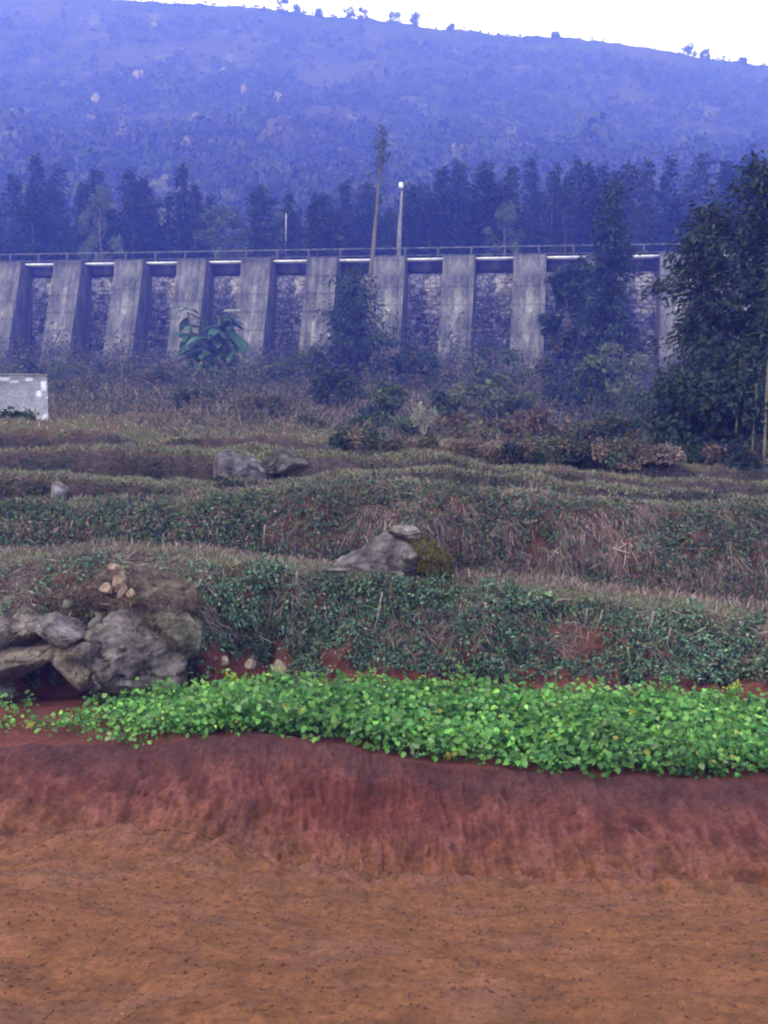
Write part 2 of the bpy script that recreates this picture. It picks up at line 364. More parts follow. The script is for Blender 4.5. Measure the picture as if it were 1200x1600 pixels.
# local frame: x along the dam (right), y away from the viewer, z up. D0 = front top centre of the buttress at px 717
HB = 9.6
def buttress(sd_):
    r = np.random.default_rng(sd_); nz, nx = 70, 26; s = Soup()
    p0, p1 = 0.0, -3.2
    zz = np.linspace(0.03, -HB, nz); yy = np.where(zz > -.35, 0, (zz+.35)/(-HB+.35)*p1)
    xs = np.linspace(-WB/2, WB/2, nx)
    V = np.stack(np.meshgrid(xs, zz), -1).reshape(-1, 2); front = np.stack([V[:, 0], np.repeat(yy, nx), V[:, 1]], -1)
    front += .04*np.stack([fbm(front*1.3+sd_*7, 3)*0, fbm(front*1.3+sd_*7, 3), 0*front[:, 0]], -1)
    i = np.arange(nz*nx).reshape(nz, nx); q = np.stack([i[:-1, :-1], i[1:, :-1], i[1:, 1:], i[:-1, 1:]], -1).reshape(-1, 4)
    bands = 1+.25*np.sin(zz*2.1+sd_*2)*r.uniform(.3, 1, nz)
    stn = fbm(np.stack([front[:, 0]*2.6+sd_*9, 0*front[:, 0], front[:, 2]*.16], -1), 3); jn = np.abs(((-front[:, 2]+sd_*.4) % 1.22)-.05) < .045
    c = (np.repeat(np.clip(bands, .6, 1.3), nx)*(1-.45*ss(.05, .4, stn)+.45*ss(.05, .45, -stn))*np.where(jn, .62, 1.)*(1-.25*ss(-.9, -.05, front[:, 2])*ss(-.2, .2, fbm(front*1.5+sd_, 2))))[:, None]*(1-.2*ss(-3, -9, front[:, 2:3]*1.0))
    s.add(front, [q], c*np.array([1, .98, .97]))
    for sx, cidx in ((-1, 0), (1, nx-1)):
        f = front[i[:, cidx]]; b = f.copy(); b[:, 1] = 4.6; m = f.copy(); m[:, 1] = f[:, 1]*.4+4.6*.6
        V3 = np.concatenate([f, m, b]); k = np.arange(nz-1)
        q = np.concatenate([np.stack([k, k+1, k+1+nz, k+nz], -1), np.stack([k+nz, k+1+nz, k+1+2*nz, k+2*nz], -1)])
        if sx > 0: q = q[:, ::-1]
        s.add(V3, [q[:, ::-1]], (.62, .62, .66))  # same concrete, side faces painted darker: their shade is put into the colour
    t = [(-WB/2, 0, .03), (WB/2, 0, .03), (WB/2, 4.6, .03), (-WB/2, 4.6, .03)]; s.add(t, [[(0, 1, 2, 3)]], (1, 1, 1))
    return s
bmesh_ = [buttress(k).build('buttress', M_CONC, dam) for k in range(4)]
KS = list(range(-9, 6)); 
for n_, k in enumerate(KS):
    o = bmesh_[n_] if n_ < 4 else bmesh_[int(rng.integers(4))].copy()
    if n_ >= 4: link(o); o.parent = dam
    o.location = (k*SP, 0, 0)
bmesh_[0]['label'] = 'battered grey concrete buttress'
# rubble wall panels between
def panel(sd_):
    nx, nz = 58, 190; xs = np.linspace(-(SP-WB)/2-.02, (SP-WB)/2+.02, nx); zs = np.linspace(-.95, -HB, nz)
    Xg, Zg = np.meshgrid(xs, zs); r = np.random.default_rng(50+sd_)
    # stones: jittered coursed cells
    cx = r.uniform(-2, 2, 420); cz = np.round(r.uniform(-HB-.5, 0, 420)/.30)*.30+r.normal(0, .03, 420); hgt = r.random(420); cc = r.uniform(.55, 1.35, 420)
    d = ((Xg[..., None]-cx)/1.5)**2+((Zg[..., None]-cz))**2; o2 = np.sort(d, -1)[..., :2]; near_ = d.argmin(-1)
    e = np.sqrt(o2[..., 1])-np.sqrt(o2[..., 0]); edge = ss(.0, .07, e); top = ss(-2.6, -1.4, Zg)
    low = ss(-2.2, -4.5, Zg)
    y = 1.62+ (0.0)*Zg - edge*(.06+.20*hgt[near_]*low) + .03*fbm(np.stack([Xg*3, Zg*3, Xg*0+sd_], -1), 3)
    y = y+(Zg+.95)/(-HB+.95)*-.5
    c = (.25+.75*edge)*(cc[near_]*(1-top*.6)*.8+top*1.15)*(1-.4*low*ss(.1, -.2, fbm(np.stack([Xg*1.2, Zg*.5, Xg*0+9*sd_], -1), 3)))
    V = np.stack([Xg, y, Zg], -1).reshape(-1, 3); i = np.arange(nz*nx).reshape(nz, nx)
    q = np.stack([i[:-1, :-1], i[1:, :-1], i[1:, 1:], i[:-1, 1:]], -1).reshape(-1, 4)
    s = Soup(); s.add(V, [q], c.reshape(-1, 1)*np.array([1, .98, 1.0])); return s
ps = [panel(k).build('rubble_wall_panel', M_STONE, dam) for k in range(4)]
for n_, k in enumerate(KS[:-1]):
    o = ps[n_] if n_ < 4 else ps[int(rng.integers(4))].copy()
    if n_ >= 4: link(o); o.parent = dam
    o.location = (k*SP+SP/2, 0, 0)
x0_, x1_ = KS[0]*SP-WB, KS[-1]*SP+WB
s = Soup(); s.box(((x0_+x1_)/2, 3.6, -HB/2-.3), (x1_-x0_, 1.8, HB-.6), (.8, .8, .8)); s.build('core_wall', M_CONC, dam)
s = Soup()
for k in KS[:-1]: pass
s.box((SP/2, 1.75, -.085), (SP-WB-.006, 2.3, .14), (1.05, 1.05, 1.05)); sl0 = s.build('walkway_slab', M_PAINT, dam); s = Soup()
s.box((SP/2, 1.6, -.5), (SP-WB-.01, .4, .64), (.6, .5, .5)); eb0 = s.build('edge_beam', M_CONC, dam)
for pr_ in (sl0, eb0):
    for n_, k in enumerate(KS[:-1]):
        o = pr_ if n_ == 0 else pr_.copy()
        if n_: link(o); o.parent = dam
        o.location = (k*SP, 0, 0)
s = Soup(); s.box(((x0_+x1_)/2, 4.0, .0), (x1_-x0_, 1.4, .1), (1, 1, 1)); s.build('walkway_deck', M_CONC, dam)
# railing
rl = thing('walkway_railing', 'thin grey post and rail fence running along the top of the dam', 'railing', tuple(D0+np.array([0, 0, .06])), -A10)
xs = np.arange(x0_+.3, x1_, SP/2); s = Soup(); s.box((0, 0, .5), (.13, .13, 1.0), (.8, .8, .75), top=(.8, .8)); p0 = s.build('post', M_CONC, rl)
for i_, x in enumerate(xs):
    o = p0 if i_ == 0 else p0.copy()
    if i_: link(o); o.parent = rl
    o.location = (x, 3.55, 0)
for z, rr in ((1.03, .035), (.52, .02)):
    s = Soup(); s.tube([(x0_, 3.55, z), ((x0_+x1_)/2, 3.55, z), (x1_, 3.55, z)], rr*1.2, (1.0, 1.0, 1.0), 8); s.build('rail', M_CONC, rl)
def dam_pt(px, off):
    """world point of the dam line at pixel column px, off metres behind its front"""
    for x in np.linspace(-50, 40, 1801):
        p = D0+AL*x-NF*off
        if proj(p)[0] >= px: return p
    return D0
# lamp post
b = dam_pt(622, 4.0); lp = thing('lamp_post', 'tall whitish concrete lamp post rising from the dam walkway', 'lamp post', (b[0], b[1], TOPZ+.05))
s = Soup(); s.tube([(0, 0, 0), (.03, 0, 2), (.1, 0, 3.6), (.18, 0, 5.1)], [.17, .15, .12, .08], (1.9, 1.85, 1.75), 10); s.build('pole', M_CONC, lp)
s = Soup(); s.tube([(.18, 0, 5.05), (.14, -.25, 5.3), (.08, -.5, 5.35)], [.04, .035, .03], (1.5, 1.5, 1.5), 8); s.build('arm', M_CONC, lp)
s = Soup(); s.box((.1, -.6, 5.36), (.34, .42, .36), (1.15, 1.15, 1.15), top=(.7, .7)); s.build('lamp_head', M_PAINT, lp)
b = dam_pt(446, 9.0); tp_ = P(447, 334, b[1]); hm = tp_[2]-TOPZ+.2; s = Soup(); s.tube([(0, 0, 0), (0, 0, hm*.55)], [.05, .05], (.08, .08, .08), 8); s.tube([(0, 0, hm*.56), (.02, 0, hm)], [.08, .06], (.45, .45, .45), 8)
o = tag(s.build('marker_post', M_PAINT), 'small thin white post standing among trees behind the railing', 'post'); o.location = (b[0], b[1], TOPZ-.2)

# whitewashed tank at the left edge
tk = thing('concrete_tank', 'pale weathered concrete tank block with flaking white patches at the left edge', 'tank', (0, 0, 0))
c0 = P(76, 667, 17.9); tb = P(76, 588, 17.9); hT = tb[2]-c0[2]
s = Soup(); nx, nz = 60, 36; xs = np.linspace(-2.6, 0, nx); zs = np.linspace(-.3, hT, nz); Xg, Zg = np.meshgrid(xs, zs)
yy = .03*fbm(np.stack([Xg*2, Zg*2, Xg*0], -1), 3); rough = .75+.5*fbm(np.stack([Xg*1.4, Zg*.6, Xg*0+3], -1), 3)
blk = np.random.default_rng(3).random((12, 22)); bi = np.clip((Zg/hT*10).astype(int), 0, 11); bj = np.clip(((Xg+2.6)/2.6*21).astype(int), 0, 21)
wht = ((blk[bi, bj] > .62) & (np.abs(Zg/hT-.15-.12*np.sin(Xg*7)) < .14)) | ((blk[bi, bj] > .6) & (Xg > -.22) & (Zg > hT*.55)) | ((blk[bi, bj] > .8) & (Zg > hT*.86))
cc = np.where(wht, 1.0, .0)
V = np.stack([Xg, yy, Zg], -1).reshape(-1, 3); i = np.arange(nz*nx).reshape(nz, nx); q = np.stack([i[:-1, :-1], i[:-1, 1:], i[1:, 1:], i[1:, :-1]], -1).reshape(-1, 4)
cT = (rough*(1-cc)*.62+cc*1.2).reshape(-1, 1)*np.array([1, 1, 1.02])
s.add(V, [q], cT); s.box((-1.3, 1.05, (hT-.3)/2), (2.6, 2.0, hT+.29), (.4, .4, .45)); fr = s.build('tank_wall', M_PAINT, tk)
s = Soup(); s.box((-1.3, 1.0, hT+.02), (2.62, 2.1, .035), (.35, .35, .37)); s.build('top_slab', M_PAINT, tk)
tk.location = tuple(c0); tk.rotation_euler = (0, 0, math.radians(23))

# ------------------------------------------------------------------ hill
HC = 460; hs = np.linspace(-1, 1, HC); hs = .5*hs+.5*hs**3; HXc = hs*600
crest_px = [-900, -300, 0, 150, 280, 350, 420, 500, 600, 700, 800, 900, 1000, 1100, 1200, 1500, 2200]
crest_py = [70, 20, -8, -3, 6, 8, 15, 27, 33, 45, 56, 60, 74, 92, 108, 175, 330]
rows = []; CY = 430.
Xc = HXc; px_c = 600+F*Xc/CY; py_c = np.interp(px_c, crest_px, crest_py); dd = gdir(px_c, py_c); ZC = CY*dd[:, 2]/dd[:, 1]
def damY(X): return D0[1]-(X-D0[0])*math.tan(A10)
def hillrow(t):
    if t < 1:      # flat behind the dam
        X = HXc*(.16+.14*t); Y = damY(X)+4.2+t*34; Z = np.full(HC, TOPZ-.35+t*1.2); return X, Y, Z
    if t < 2:
        q = t-1; f = q**1.0; X = HXc*(.30+.70*f); Xb = HXc*.30; Yb = damY(Xb)+38.2; Y = Yb*(1-f)+CY*f; g_ = q**1.12*(1-.12*np.sin(math.pi*q)); Z = (TOPZ+.85)*(1-g_)+ZC*g_; return X, Y, Z
    q = t-2; return HXc*(1+.1*q), np.full(HC, CY+q*140), ZC-q*ZC*.5-12*q
ts = np.concatenate([np.linspace(0, 1, 20)[:-1], np.linspace(1, 2, 330)[:-1], np.linspace(2, 3, 30)])
H = np.array([np.stack(hillrow(t), -1) for t in ts]); HT = ts[:, None]*np.ones((1, HC))
amp = ss(1.05, 1.35, HT)
H[..., 2] += amp*(1-.75*ss(1.8, 2.0, HT))*(7*fbm(H*[.012, .012, 0], 3)+3.2*fbm(H*[.05, .05, .02]+3, 4))+ss(.7, 1.1, HT)*1.1*fbm(H*.25, 3)
hn = fbm(H*.02+5, 4)[..., None]; hn2 = fbm(H*.09+15, 3)[..., None]
hc = np.array([.03, .04, .025])*(1-ss(-.2, .4, hn))+np.array([.055, .05, .035])*ss(-.2, .4, hn)
k = ss(.22, .6, hn2)*.35; hc = hc*(1-k)+np.array([.25, .22, .19])*k
hi = np.arange(len(ts)*HC).reshape(len(ts), HC); hq = np.stack([hi[:-1, :-1], hi[:-1, 1:], hi[1:, 1:], hi[1:, :-1]], -1).reshape(-1, 4)
tag(mesh_np('hill', H.reshape(-1, 3), [hq], M_HILL, None, hc.reshape(-1, 3), True), kind='structure')
def hill_at(px, py):
    hx, hy = proj(H.reshape(-1, 3)); m = (HT.reshape(-1) > 1) & (HT.reshape(-1) <= 2.0)
    return H.reshape(-1, 3)[np.argmin((hx-px)**2+(hy-py)**2+np.where(m, 0, 1e9))]
# scrub forest of the hillside: lumpy crowns of leaf cards
def crown_template(n, r):
    V = []; Fc = []
    for k in range(n):
        u = unit(r.normal(size=3)); u[2] = abs(u[2])*.9; c = u*r.uniform(.55, 1); a = unit(r.normal(size=3)); b2 = unit(np.cross(a, u+r.normal(size=3)*.3)); a = unit(np.cross(b2, u)); sz = r.uniform(.12, .24)
        i0 = len(V); V += [c-a*sz, c-b2*sz*.8, c+a*sz, c+b2*sz*.8]; Fc.append((i0, i0+1, i0+2, i0+3))
    return np.array(V), Fc
r_ = np.random.default_rng(21); s = Soup()
hA = np.linalg.norm(np.cross(H[1:, :-1]-H[:-1, :-1], H[:-1, 1:]-H[:-1, :-1]), axis=-1)
hpx, hpy = proj(H[:-1, :-1]); wgt = hA*(HT[:-1, :-1] > .95)*(HT[:-1, :-1] < 2.02)*(hpx > -120)*(hpx < 1320)*(1.15-ss(-.1, .35, hn[:-1, :-1, 0])+.8*ss(700, 1100, hpx)*ss(0, 250, hpy)); wgt = wgt/(H[:-1, :-1, 1]**1.2); wgt /= wgt.sum()
for tk_ in range(5):
    tv, tf = crown_template(48, r_); n = 3800; f = r_.choice(wgt.size, n, p=wgt.ravel()); p = H[:-1, :-1].reshape(-1, 3)[f]+r_.normal(size=(n, 3))*[1.2, 1.2, 0]
    sz = np.exp(r_.normal(0, .4, n))*1.5*(.7+.5*(p[:, 1] < 260)); hz_ = sz*r_.uniform(.8, 1.9, n); th = r_.random(n)*6.28; ht_ = HT[:-1, :-1].reshape(-1)[f]
    edge = 1-.55*(ht_ > 1.93); sz *= edge; hz_ *= edge
    ax = np.stack([np.cos(th)*sz, np.sin(th)*sz, 0*th], -1); ay = np.stack([-np.sin(th)*sz, np.cos(th)*sz, 0*th], -1); azs = np.stack([0*th, 0*th, hz_], -1)
    s.inst(tv, tf, p, ax, ay, azs, cmix([(.03, .042, .03), (.045, .055, .03), (.06, .055, .04), (.02, .03, .022)], [4, 3, 1.5, 3], n, .38, .08))
tag(s.build('hillside_scrub', M_FAR), 'hazy scrub and woodland covering the far hillside', 'scrub', kind='stuff')

# ------------------------------------------------------------------ rocks
def rock(name, seed, dims, nplanes=14, sub=5, col=(1, 1, 1), mat=None, parent=None, rough=.06, crag=.09):
    import bmesh
    bm = bmesh.new(); bmesh.ops.create_icosphere(bm, subdivisions=sub, radius=1)
    V = np.array([v.co[:] for v in bm.verts]); Fc = np.array([[v.index for v in f.verts] for f in bm.faces]); bm.free()
    r = np.random.default_rng(seed); Nn = unit(r.normal(size=(nplanes, 3))); dk = r.uniform(.55, .9, nplanes)
    c = V@Nn.T; rad = np.where(c > .05, dk/np.maximum(c, .05), 9); rad = np.minimum(rad.min(1), 1.12)
    V = V*rad[:, None]; V += unit(V)*(rough*fbm(V*2.2+seed, 5, .55)+rough*.7*np.abs(fbm(V*6+seed, 4, .6)))[:, None]
    a_ = fbm(V*np.array([1.1, 1.1, 2.6])+seed*3, 2); V -= unit(V)*(crag*np.exp(-(a_/.035)**2))[:, None]; V += unit(V)*(crag*.6*np.round(fbm(V*1.6+seed*5, 2)*5)/5)[:, None]
    V = V*np.array(dims)/2
    cc = np.array(col)*np.clip(.9+.5*fbm(V/np.max(dims)*5+seed, 3), .5, 1.5)[:, None]*(1.45 if (mat is None) else 1)
    return mesh_np(name, V, [Fc], mat or M_ROCK, parent, cc, sub != 6 and sub > 3)
def put_rock(name, seed, box, Y, depth, label, cat='rock', rot=0, **kw):
    """box = (px0,py0,px1,py1) photo extent, Y = depth of its centre"""
    a = P(box[0], (box[1]+box[3])/2, Y); b_ = P(box[2], (box[1]+box[3])/2, Y); t_ = P((box[0]+box[2])/2, box[1], Y); u_ = P((box[0]+box[2])/2, box[3], Y)
    wd = b_[0]-a[0]; h_ = t_[2]-u_[2]; o = rock(name, seed, (wd*1.08, depth, h_*1.1), **kw)
    o.location = ((a[0]+b_[0])/2, Y, (t_[2]+u_[2])/2); o.rotation_euler = (0, rot, 0)
    return tag(o, label, cat)
put_rock('boulder', 3, (88, 940, 305, 1086), 7.75, 1.0, 'largest grey boulder with angular dark stained face above the crop', rough=.13, nplanes=11, rot=-.25, sub=6, crag=.16, col=(1.35, 1.3, 1.3))
put_rock('boulder', 47, (105, 882, 292, 1000), 7.98, .8, 'brown overgrown boulder crown behind and above the largest boulder', rough=.12, nplanes=18, sub=6, crag=.12, col=(.75, .62, .5))
put_rock('rock_slab', 8, (80, 998, 148, 1072), 7.45, .45, 'pale upright slab split off the left end of the largest boulder', nplanes=8, rot=-.15, sub=6, col=(1.9, 1.8, 1.6))
put_rock('rock_slab', 11, (64, 962, 136, 1006), 7.55, .5, 'flat grey slab lying on the upright pale slab', sub=6, nplanes=8, rot=.18, col=(1.5, 1.45, 1.5))
put_rock('rock', 14, (18, 945, 76, 1002), 7.75, .5, 'rounded grey rock with a dark hole left of the slabs', sub=6, nplanes=11, col=(1.5, 1.4, 1.3))
put_rock('rock', 19, (-60, 1006, 84, 1060), 7.55, .8, 'long low brownish rock overhanging red soil at the left edge', sub=6, nplanes=9, rot=-.12, col=(1.4, 1.25, 1.1))
put_rock('rock', 23, (-60, 962, 26, 1018), 7.75, .6, 'grey rock cut by the left edge above the long low rock', nplanes=12, col=(1.4, 1.4, 1.4))
put_rock('rock', 29, (-30, 1056, 20, 1096), 7.5, .4, 'small bluish rock tucked under the overhang at the left edge', nplanes=12, col=(1.2, 1.2, 1.4), sub=4)
put_rock('rock', 31, (225, 942, 306, 1036), 7.8, .6, 'mossy rounded shoulder rock joined to the right of the largest boulder', sub=6, nplanes=9, rough=.12, col=(1.1, 1.15, .9))
put_rock('rock', 37, (98, 925, 116, 950), 7.7, .2, 'small pale pointed stone standing on the flat slab', sub=3, col=(1.9, 1.9, 1.7), nplanes=8)
for k, (bx, lb) in enumerate([((171, 880, 186, 898), 'pale tan stone at the top of the cluster on the mound'), ((176, 896, 196, 925), 'largest pale tan stone in the middle of the mound cluster'), ((186, 916, 197, 937), 'narrow orange tinted stone below the largest tan stone'),
        ((157, 912, 175, 930), 'oval cream stone left of the tan cluster on the mound'), ((198, 920, 212, 933), 'small cream cube of stone right of the tan cluster')]):
    p = P((bx[0]+bx[2])/2, (bx[1]+bx[3])/2, 7.72)
    put_rock('stone', 40+k, bx, 7.6, .1, lb, 'stone', sub=5, mat=M_PALE, nplanes=7, rough=.12, rot=.4*((k*7)%3-1), col=(1.1, 1, .95))
for k, (bx, lb) in enumerate([((426, 1032, 446, 1058), 'largest pale stone just behind the green crop'), ((384, 1030, 400, 1044), 'small tan stone in red soil left of the largest pale stone'), ((438, 1060, 462, 1072), 'flat cream stone at the crop edge'), ((348, 1024, 358, 1038), 'tiny tan stone nearest the big boulder in the hollow')]):
    put_rock('stone', 60+k, bx, 7.72, .1, lb, 'stone', sub=5, mat=M_PALE, nplanes=7, rough=.12)
put_rock('boulder', 71, (530, 826, 714, 918), 9.15, 1.0, 'broad domed grey boulder with olive moss on the middle terrace', rough=.06, nplanes=34, sub=6, rot=.04, crag=.03, col=(1.15, 1.08, 1.2))
put_rock('stone', 73, (606, 820, 660, 838), 9.05, .45, 'pale flat stone capping the domed mossy boulder', 'stone', col=(1.1, 1.1, 1.1), sub=5)
put_rock('stone', 75, (626, 857, 652, 884), 8.75, .15, 'pale wedge stone leaning on the front of the domed boulder', 'stone', col=(1., 1., .95), sub=5)
put_rock('stone', 76, (500, 887, 548, 894), 8.72, .15, 'thin pale flat stone lying on the terrace lip', 'stone', col=(1.1, 1.1, 1.05), sub=4)
put_rock('stone', 77, (614, 890, 632, 908), 8.66, .12, 'small light stone on the grassy lip before the domed boulder', 'stone', col=(1.1, 1.1, 1), sub=4)
put_rock('boulder', 81, (335, 706, 410, 768), 12.2, .8, 'pale grey upright boulder on the upper left terraces', nplanes=12, col=(1.0, 1.0, 1.15))
put_rock('boulder', 83, (376, 728, 412, 772), 11.7, .5, 'dark split rock in front of the pale upright boulder', cat='rock', nplanes=10, col=(.5, .5, .6))
put_rock('boulder', 85, (400, 708, 488, 760), 12.7, .8, 'low dark scrub covered boulder right of the pale one', nplanes=14, col=(.6, .6, .6))
put_rock('rock', 87, (76, 752, 106, 784), 10.9, .3, 'small grey rock alone on the left terraces', nplanes=12, col=(1.6, 1.6, 1.8), sub=4)
# moss on the domed boulder
s = Soup(); n = 2600; u = unit(rng.normal(size=(n, 3))); c_ = P(672, 872, 9.0)
u[:, 1] = -np.abs(u[:, 1]); pos = c_+u*[.2, .33, .2]*(1+.45*fbm(u*2.4, 3)[:, None]); pos[:, 0] += .25*(pos[:, 2]-c_[2])*-1.2; leaves(s, pos, rng.normal(size=(n, 3))*.5+[0, 0, -.6], u, .03, .035, cmix([(.12, .11, .02), (.08, .09, .02), (.16, .12, .03)], [3, 3, 2], n))
tag(s.build('moss_patch', M_LEAF), 'yellow olive moss clump on the right of the domed boulder', 'moss', kind='stuff')

# pale outcrops of the far hill
for k, (px, py, sz, lb) in enumerate([(218, 126, 5.0, 'hazy pale cliff outcrop, largest on the upper left hillside'), (309, 196, 3.6, 'pale outcrop at the middle of the hillside trio'), (316, 205, 2.4, 'narrow pale rock streak just below the middle outcrop'),
        (293, 233, 2.2, 'small pale rock lowest on the hillside below the trio'), (266, 223, 1.8, 'tiny pale rock left of the lowest hillside rock'), (383, 146, 2.6, 'flat pale rock right of the upper left cliff'), (433, 158, 3.0, 'pale rock farthest right on the left hillside'), (348, 118, 2.6, 'pale rock between the cliff outcrop and the skyline'), (150, 160, 3.0, 'dim pale rock far left of the hillside'), (378, 204, 2.0, 'faint pale rock right of the middle outcrop'), (240, 44, 2.6, 'faint bluish rock close beneath the skyline at left')]):
    p = hill_at(px, py); o = rock('hill_outcrop', 90+k, (sz*.75, 1.5, sz*1.1), sub=4, mat=M_PALE, crag=.3, rough=.4, col=(1.15, 1.15, 1.15), nplanes=10); o.location = tuple(p+np.array([0, -1.2, .9])); tag(o, lb, 'rock outcrop')

# ------------------------------------------------------------------ trees
def conifer(name, h, w, seed, dens=1.0, colr=(.035, .06, .03), bare=.12, droop=.35, label=None, loc=(0, 0, 0), cat='tree', taper=1.0, group=None, leafL=.75):
    r = np.random.default_rng(seed); t = thing(name, label or 'dark conifer', cat, loc, group=group)
    s = Soup(); zz = np.linspace(0, h, 9); off = np.cumsum(r.normal(0, .012*h/9, (9, 2)), 0); pts = np.stack([off[:, 0], off[:, 1], zz], -1)
    s.tube(pts, np.linspace(h*(.009 if name == 'slim_tree' else .016), .02, 9), (.18, .165, .10) if name == 'slim_tree' else (.10, .08, .065), 7)
    cs = Soup(); nb = int(h*6.5*dens)
    for k in range(nb):
        a = r.random()*6.283; z = h*(bare+(1-bare)*(k/nb)**.9); f = (z-bare*h)/(h*(1-bare)); R = w/2*(1-f)**(.75*taper)*(r.uniform(.3, 1.15))*(.8+.35*math.sin(f*17+a*1.5+seed))*(.6+.4*min(1, f*6))+.12*w*(1-f)*0+.05
        c = np.array([np.interp(z, zz, off[:, 0]), np.interp(z, zz, off[:, 1]), z]); d = np.array([math.cos(a), math.sin(a), 0])
        tip = c+d*R+np.array([0, 0, R*(.25-droop)]); rb_ = .35+.65*min(1, h/16); s.tube([c, (c+tip)/2+[0, 0, R*.08], tip], [.035*rb_, .02*rb_, .01*rb_], (.05, .045, .035), 4, False)
        m = max(6, int(16*R/w*2*dens)+4); q = r.random(m)[:, None]**.7; pos = c+(tip-c)*q+r.normal(size=(m, 3))*[.12*w/4, .12*w/4, .14]
        D = d*.8+r.normal(size=(m, 3))*.55+[0, 0, -.3]; D_, S_, N_2 = frames(D, np.array([0, 0, 1.])+r.normal(size=(m, 3))*.5)
        ln = (leafL*r.uniform(.6, 1.2, m))[:, None]; cs.inst(LEAF_V, LEAF_F, pos, D_*ln, S_*ln*.6, N_2*ln, np.array(colr)*np.exp(r.normal(0, .3, (m, 1)))*np.exp(r.normal(0, .08, (m, 3))))
    s.build('trunk', M_BARK, t); cs.build('crown', M_FAR, t); return t
def broadleaf(name, h, w, seed, leaf=.14, n=9000, trunks=1, base=.3, colr=[(.04, .07, .035), (.07, .10, .04), (.025, .045, .03)], bark=(.16, .13, .09), lean=(0, 0), label='', cat='tree', loc=(0, 0, 0), clumps=26, mat=None, shape=1.0, tr=.02, group=None, clr=.13, tall=1.0):
    """trunk(s) with limbs reaching clumps; leaves fill the clumps unevenly"""
    r = np.random.default_rng(seed); t = thing(name, label, cat, loc, group=group); s = Soup(); cs = Soup()
    tr_pts = []
    for k in range(trunks):
        b0 = np.array([r.normal(0, .05*w*(trunks > 1)), r.normal(0, .05*w*(trunks > 1)), 0]); top = np.array([b0[0]*2+lean[0]+r.normal(0, .06*w), b0[1]*2+lean[1], h*r.uniform(.72, .9)])
        q = np.linspace(0, 1, 9)[:, None]; pts = b0*(1-q)+top*q+np.concatenate([r.normal(0, .012*h, (9, 2))*np.sin(q*3.14), 0*q], 1); s.tube(pts, np.linspace(tr*h, tr*h*.3, 9), bark, 7); tr_pts.append(pts)
    per = n//clumps
    for k in range(clumps):
        f = r.random()**.8; z = h*(base+(1-base)*f); Rz = w/2*math.sin(math.pi*min(1, max(.0, (.22+.78*f*.93))))**(.6*shape)*r.uniform(.35, 1.0); a = r.random()*6.283
        tp = tr_pts[r.integers(trunks)]; ax_ = np.array([np.interp(z, tp[:, 2], tp[:, 0]), np.interp(z, tp[:, 2], tp[:, 1]), 0]); c = ax_+np.array([math.cos(a)*Rz, math.sin(a)*Rz, z-clr*w*.3]); cr_ = w*clr*r.uniform(.7, 1.35)
        st_ = tp[np.argmin(np.abs(tp[:, 2]-(z-Rz*.8)))]; s.tube([st_, (st_+c)/2+[0, 0, .1*Rz], c], [tr*h*.35, tr*h*.22, tr*h*.08], bark, 5, False)
        m = int(per*r.uniform(.6, 1.4)); u = unit(r.normal(size=(m, 3))); rr = r.random((m, 1))**.5; pos = c+u*rr*cr_*np.array([1, 1, .75*tall])*(1+.35*fbm(u*1.7+k, 2)[:, None])
        pos[:, 2] = np.maximum(pos[:, 2], leaf)
        D = u*.7+r.normal(size=(m, 3))*.6+[0, 0, -.25]; D_, S_, N_2 = frames(D, u+[0, 0, .8]+r.normal(size=(m, 3))*.4)
        ln = (leaf*r.uniform(.6, 1.3, m))[:, None]; cb = np.array(colr)[r.choice(len(colr), p=None)]*np.exp(r.normal(0, .12)); cs.inst(LEAF_V, LEAF_F, pos, D_*ln, S_*ln*1.1, N_2*ln, cb*np.exp(r.normal(0, .25, (m, 1)))*np.exp(r.normal(0, .08, (m, 3))))
    s.build('trunk' if trunks < 3 else 'stems', M_BARK, t); cs.build('crown' if h > 1.6 else 'foliage', mat or M_LEAF, t); return t
# conifers behind the dam
GRP = 'hazy conifers in the dense belt behind the dam'; GL = 'hazy dark conifer in the dense belt behind the dam'
protos = [conifer('conifer', 16, 5.4, 101, dens=1.25, taper=.6, colr=(.026, .046, .026)), conifer('conifer', 16, 6.6, 102, dens=1.4, taper=.7, colr=(.022, .04, .025)), conifer('conifer', 16, 4.4, 103, dens=1.3, droop=.5, taper=.75, colr=(.028, .045, .024)), conifer('conifer', 16, 7.0, 104, dens=1.3, taper=.5, colr=(.034, .052, .028))]
cyp = conifer('conifer', 16, 3.6, 105, dens=1.7, bare=.02, taper=.5, droop=.0)
used = set()
def place_tree(proto, px, top, off, wmul=1., label=None, group=None, name=None):
    b = dam_pt(px, off); Y = b[1]; t_ = P(px, top, Y); h_ = t_[2]-(TOPZ-.2); k = h_/16.
    loc = (t_[0], Y, TOPZ-.3); sc_ = (k*wmul, k*wmul, k); rz = random.random()*6.28; sc_ = (sc_[0]*random.uniform(.8, 1.3), sc_[1], sc_[2]*random.uniform(.93, 1.05))
    if id(proto) not in used:
        used.add(id(proto)); proto.location = loc; proto.scale = sc_; proto.rotation_euler = (0, 0, rz); proto['label'] = label
        if group: proto['group'] = group
        return proto
    return dup(proto, loc, rz, sc_, label, None, group)
place_tree(cyp, 402, 300, 16, 1.1, 'slim dark cypress left of the marker post behind the railing')
place_tree(protos[1], 205, 260, 14, 1.35, 'broadest dark conifer behind the left part of the dam')
place_tree(protos[2], 284, 258, 18, 1., 'tall narrow conifer second right of the broadest one')
place_tree(protos[0], 540, 272, 16, 1., 'pointed conifer behind the railing left of the slender bare tree')
place_tree(protos[3], 1096, 228, 26, 1., 'tallest conifer above the dark tree at the right')
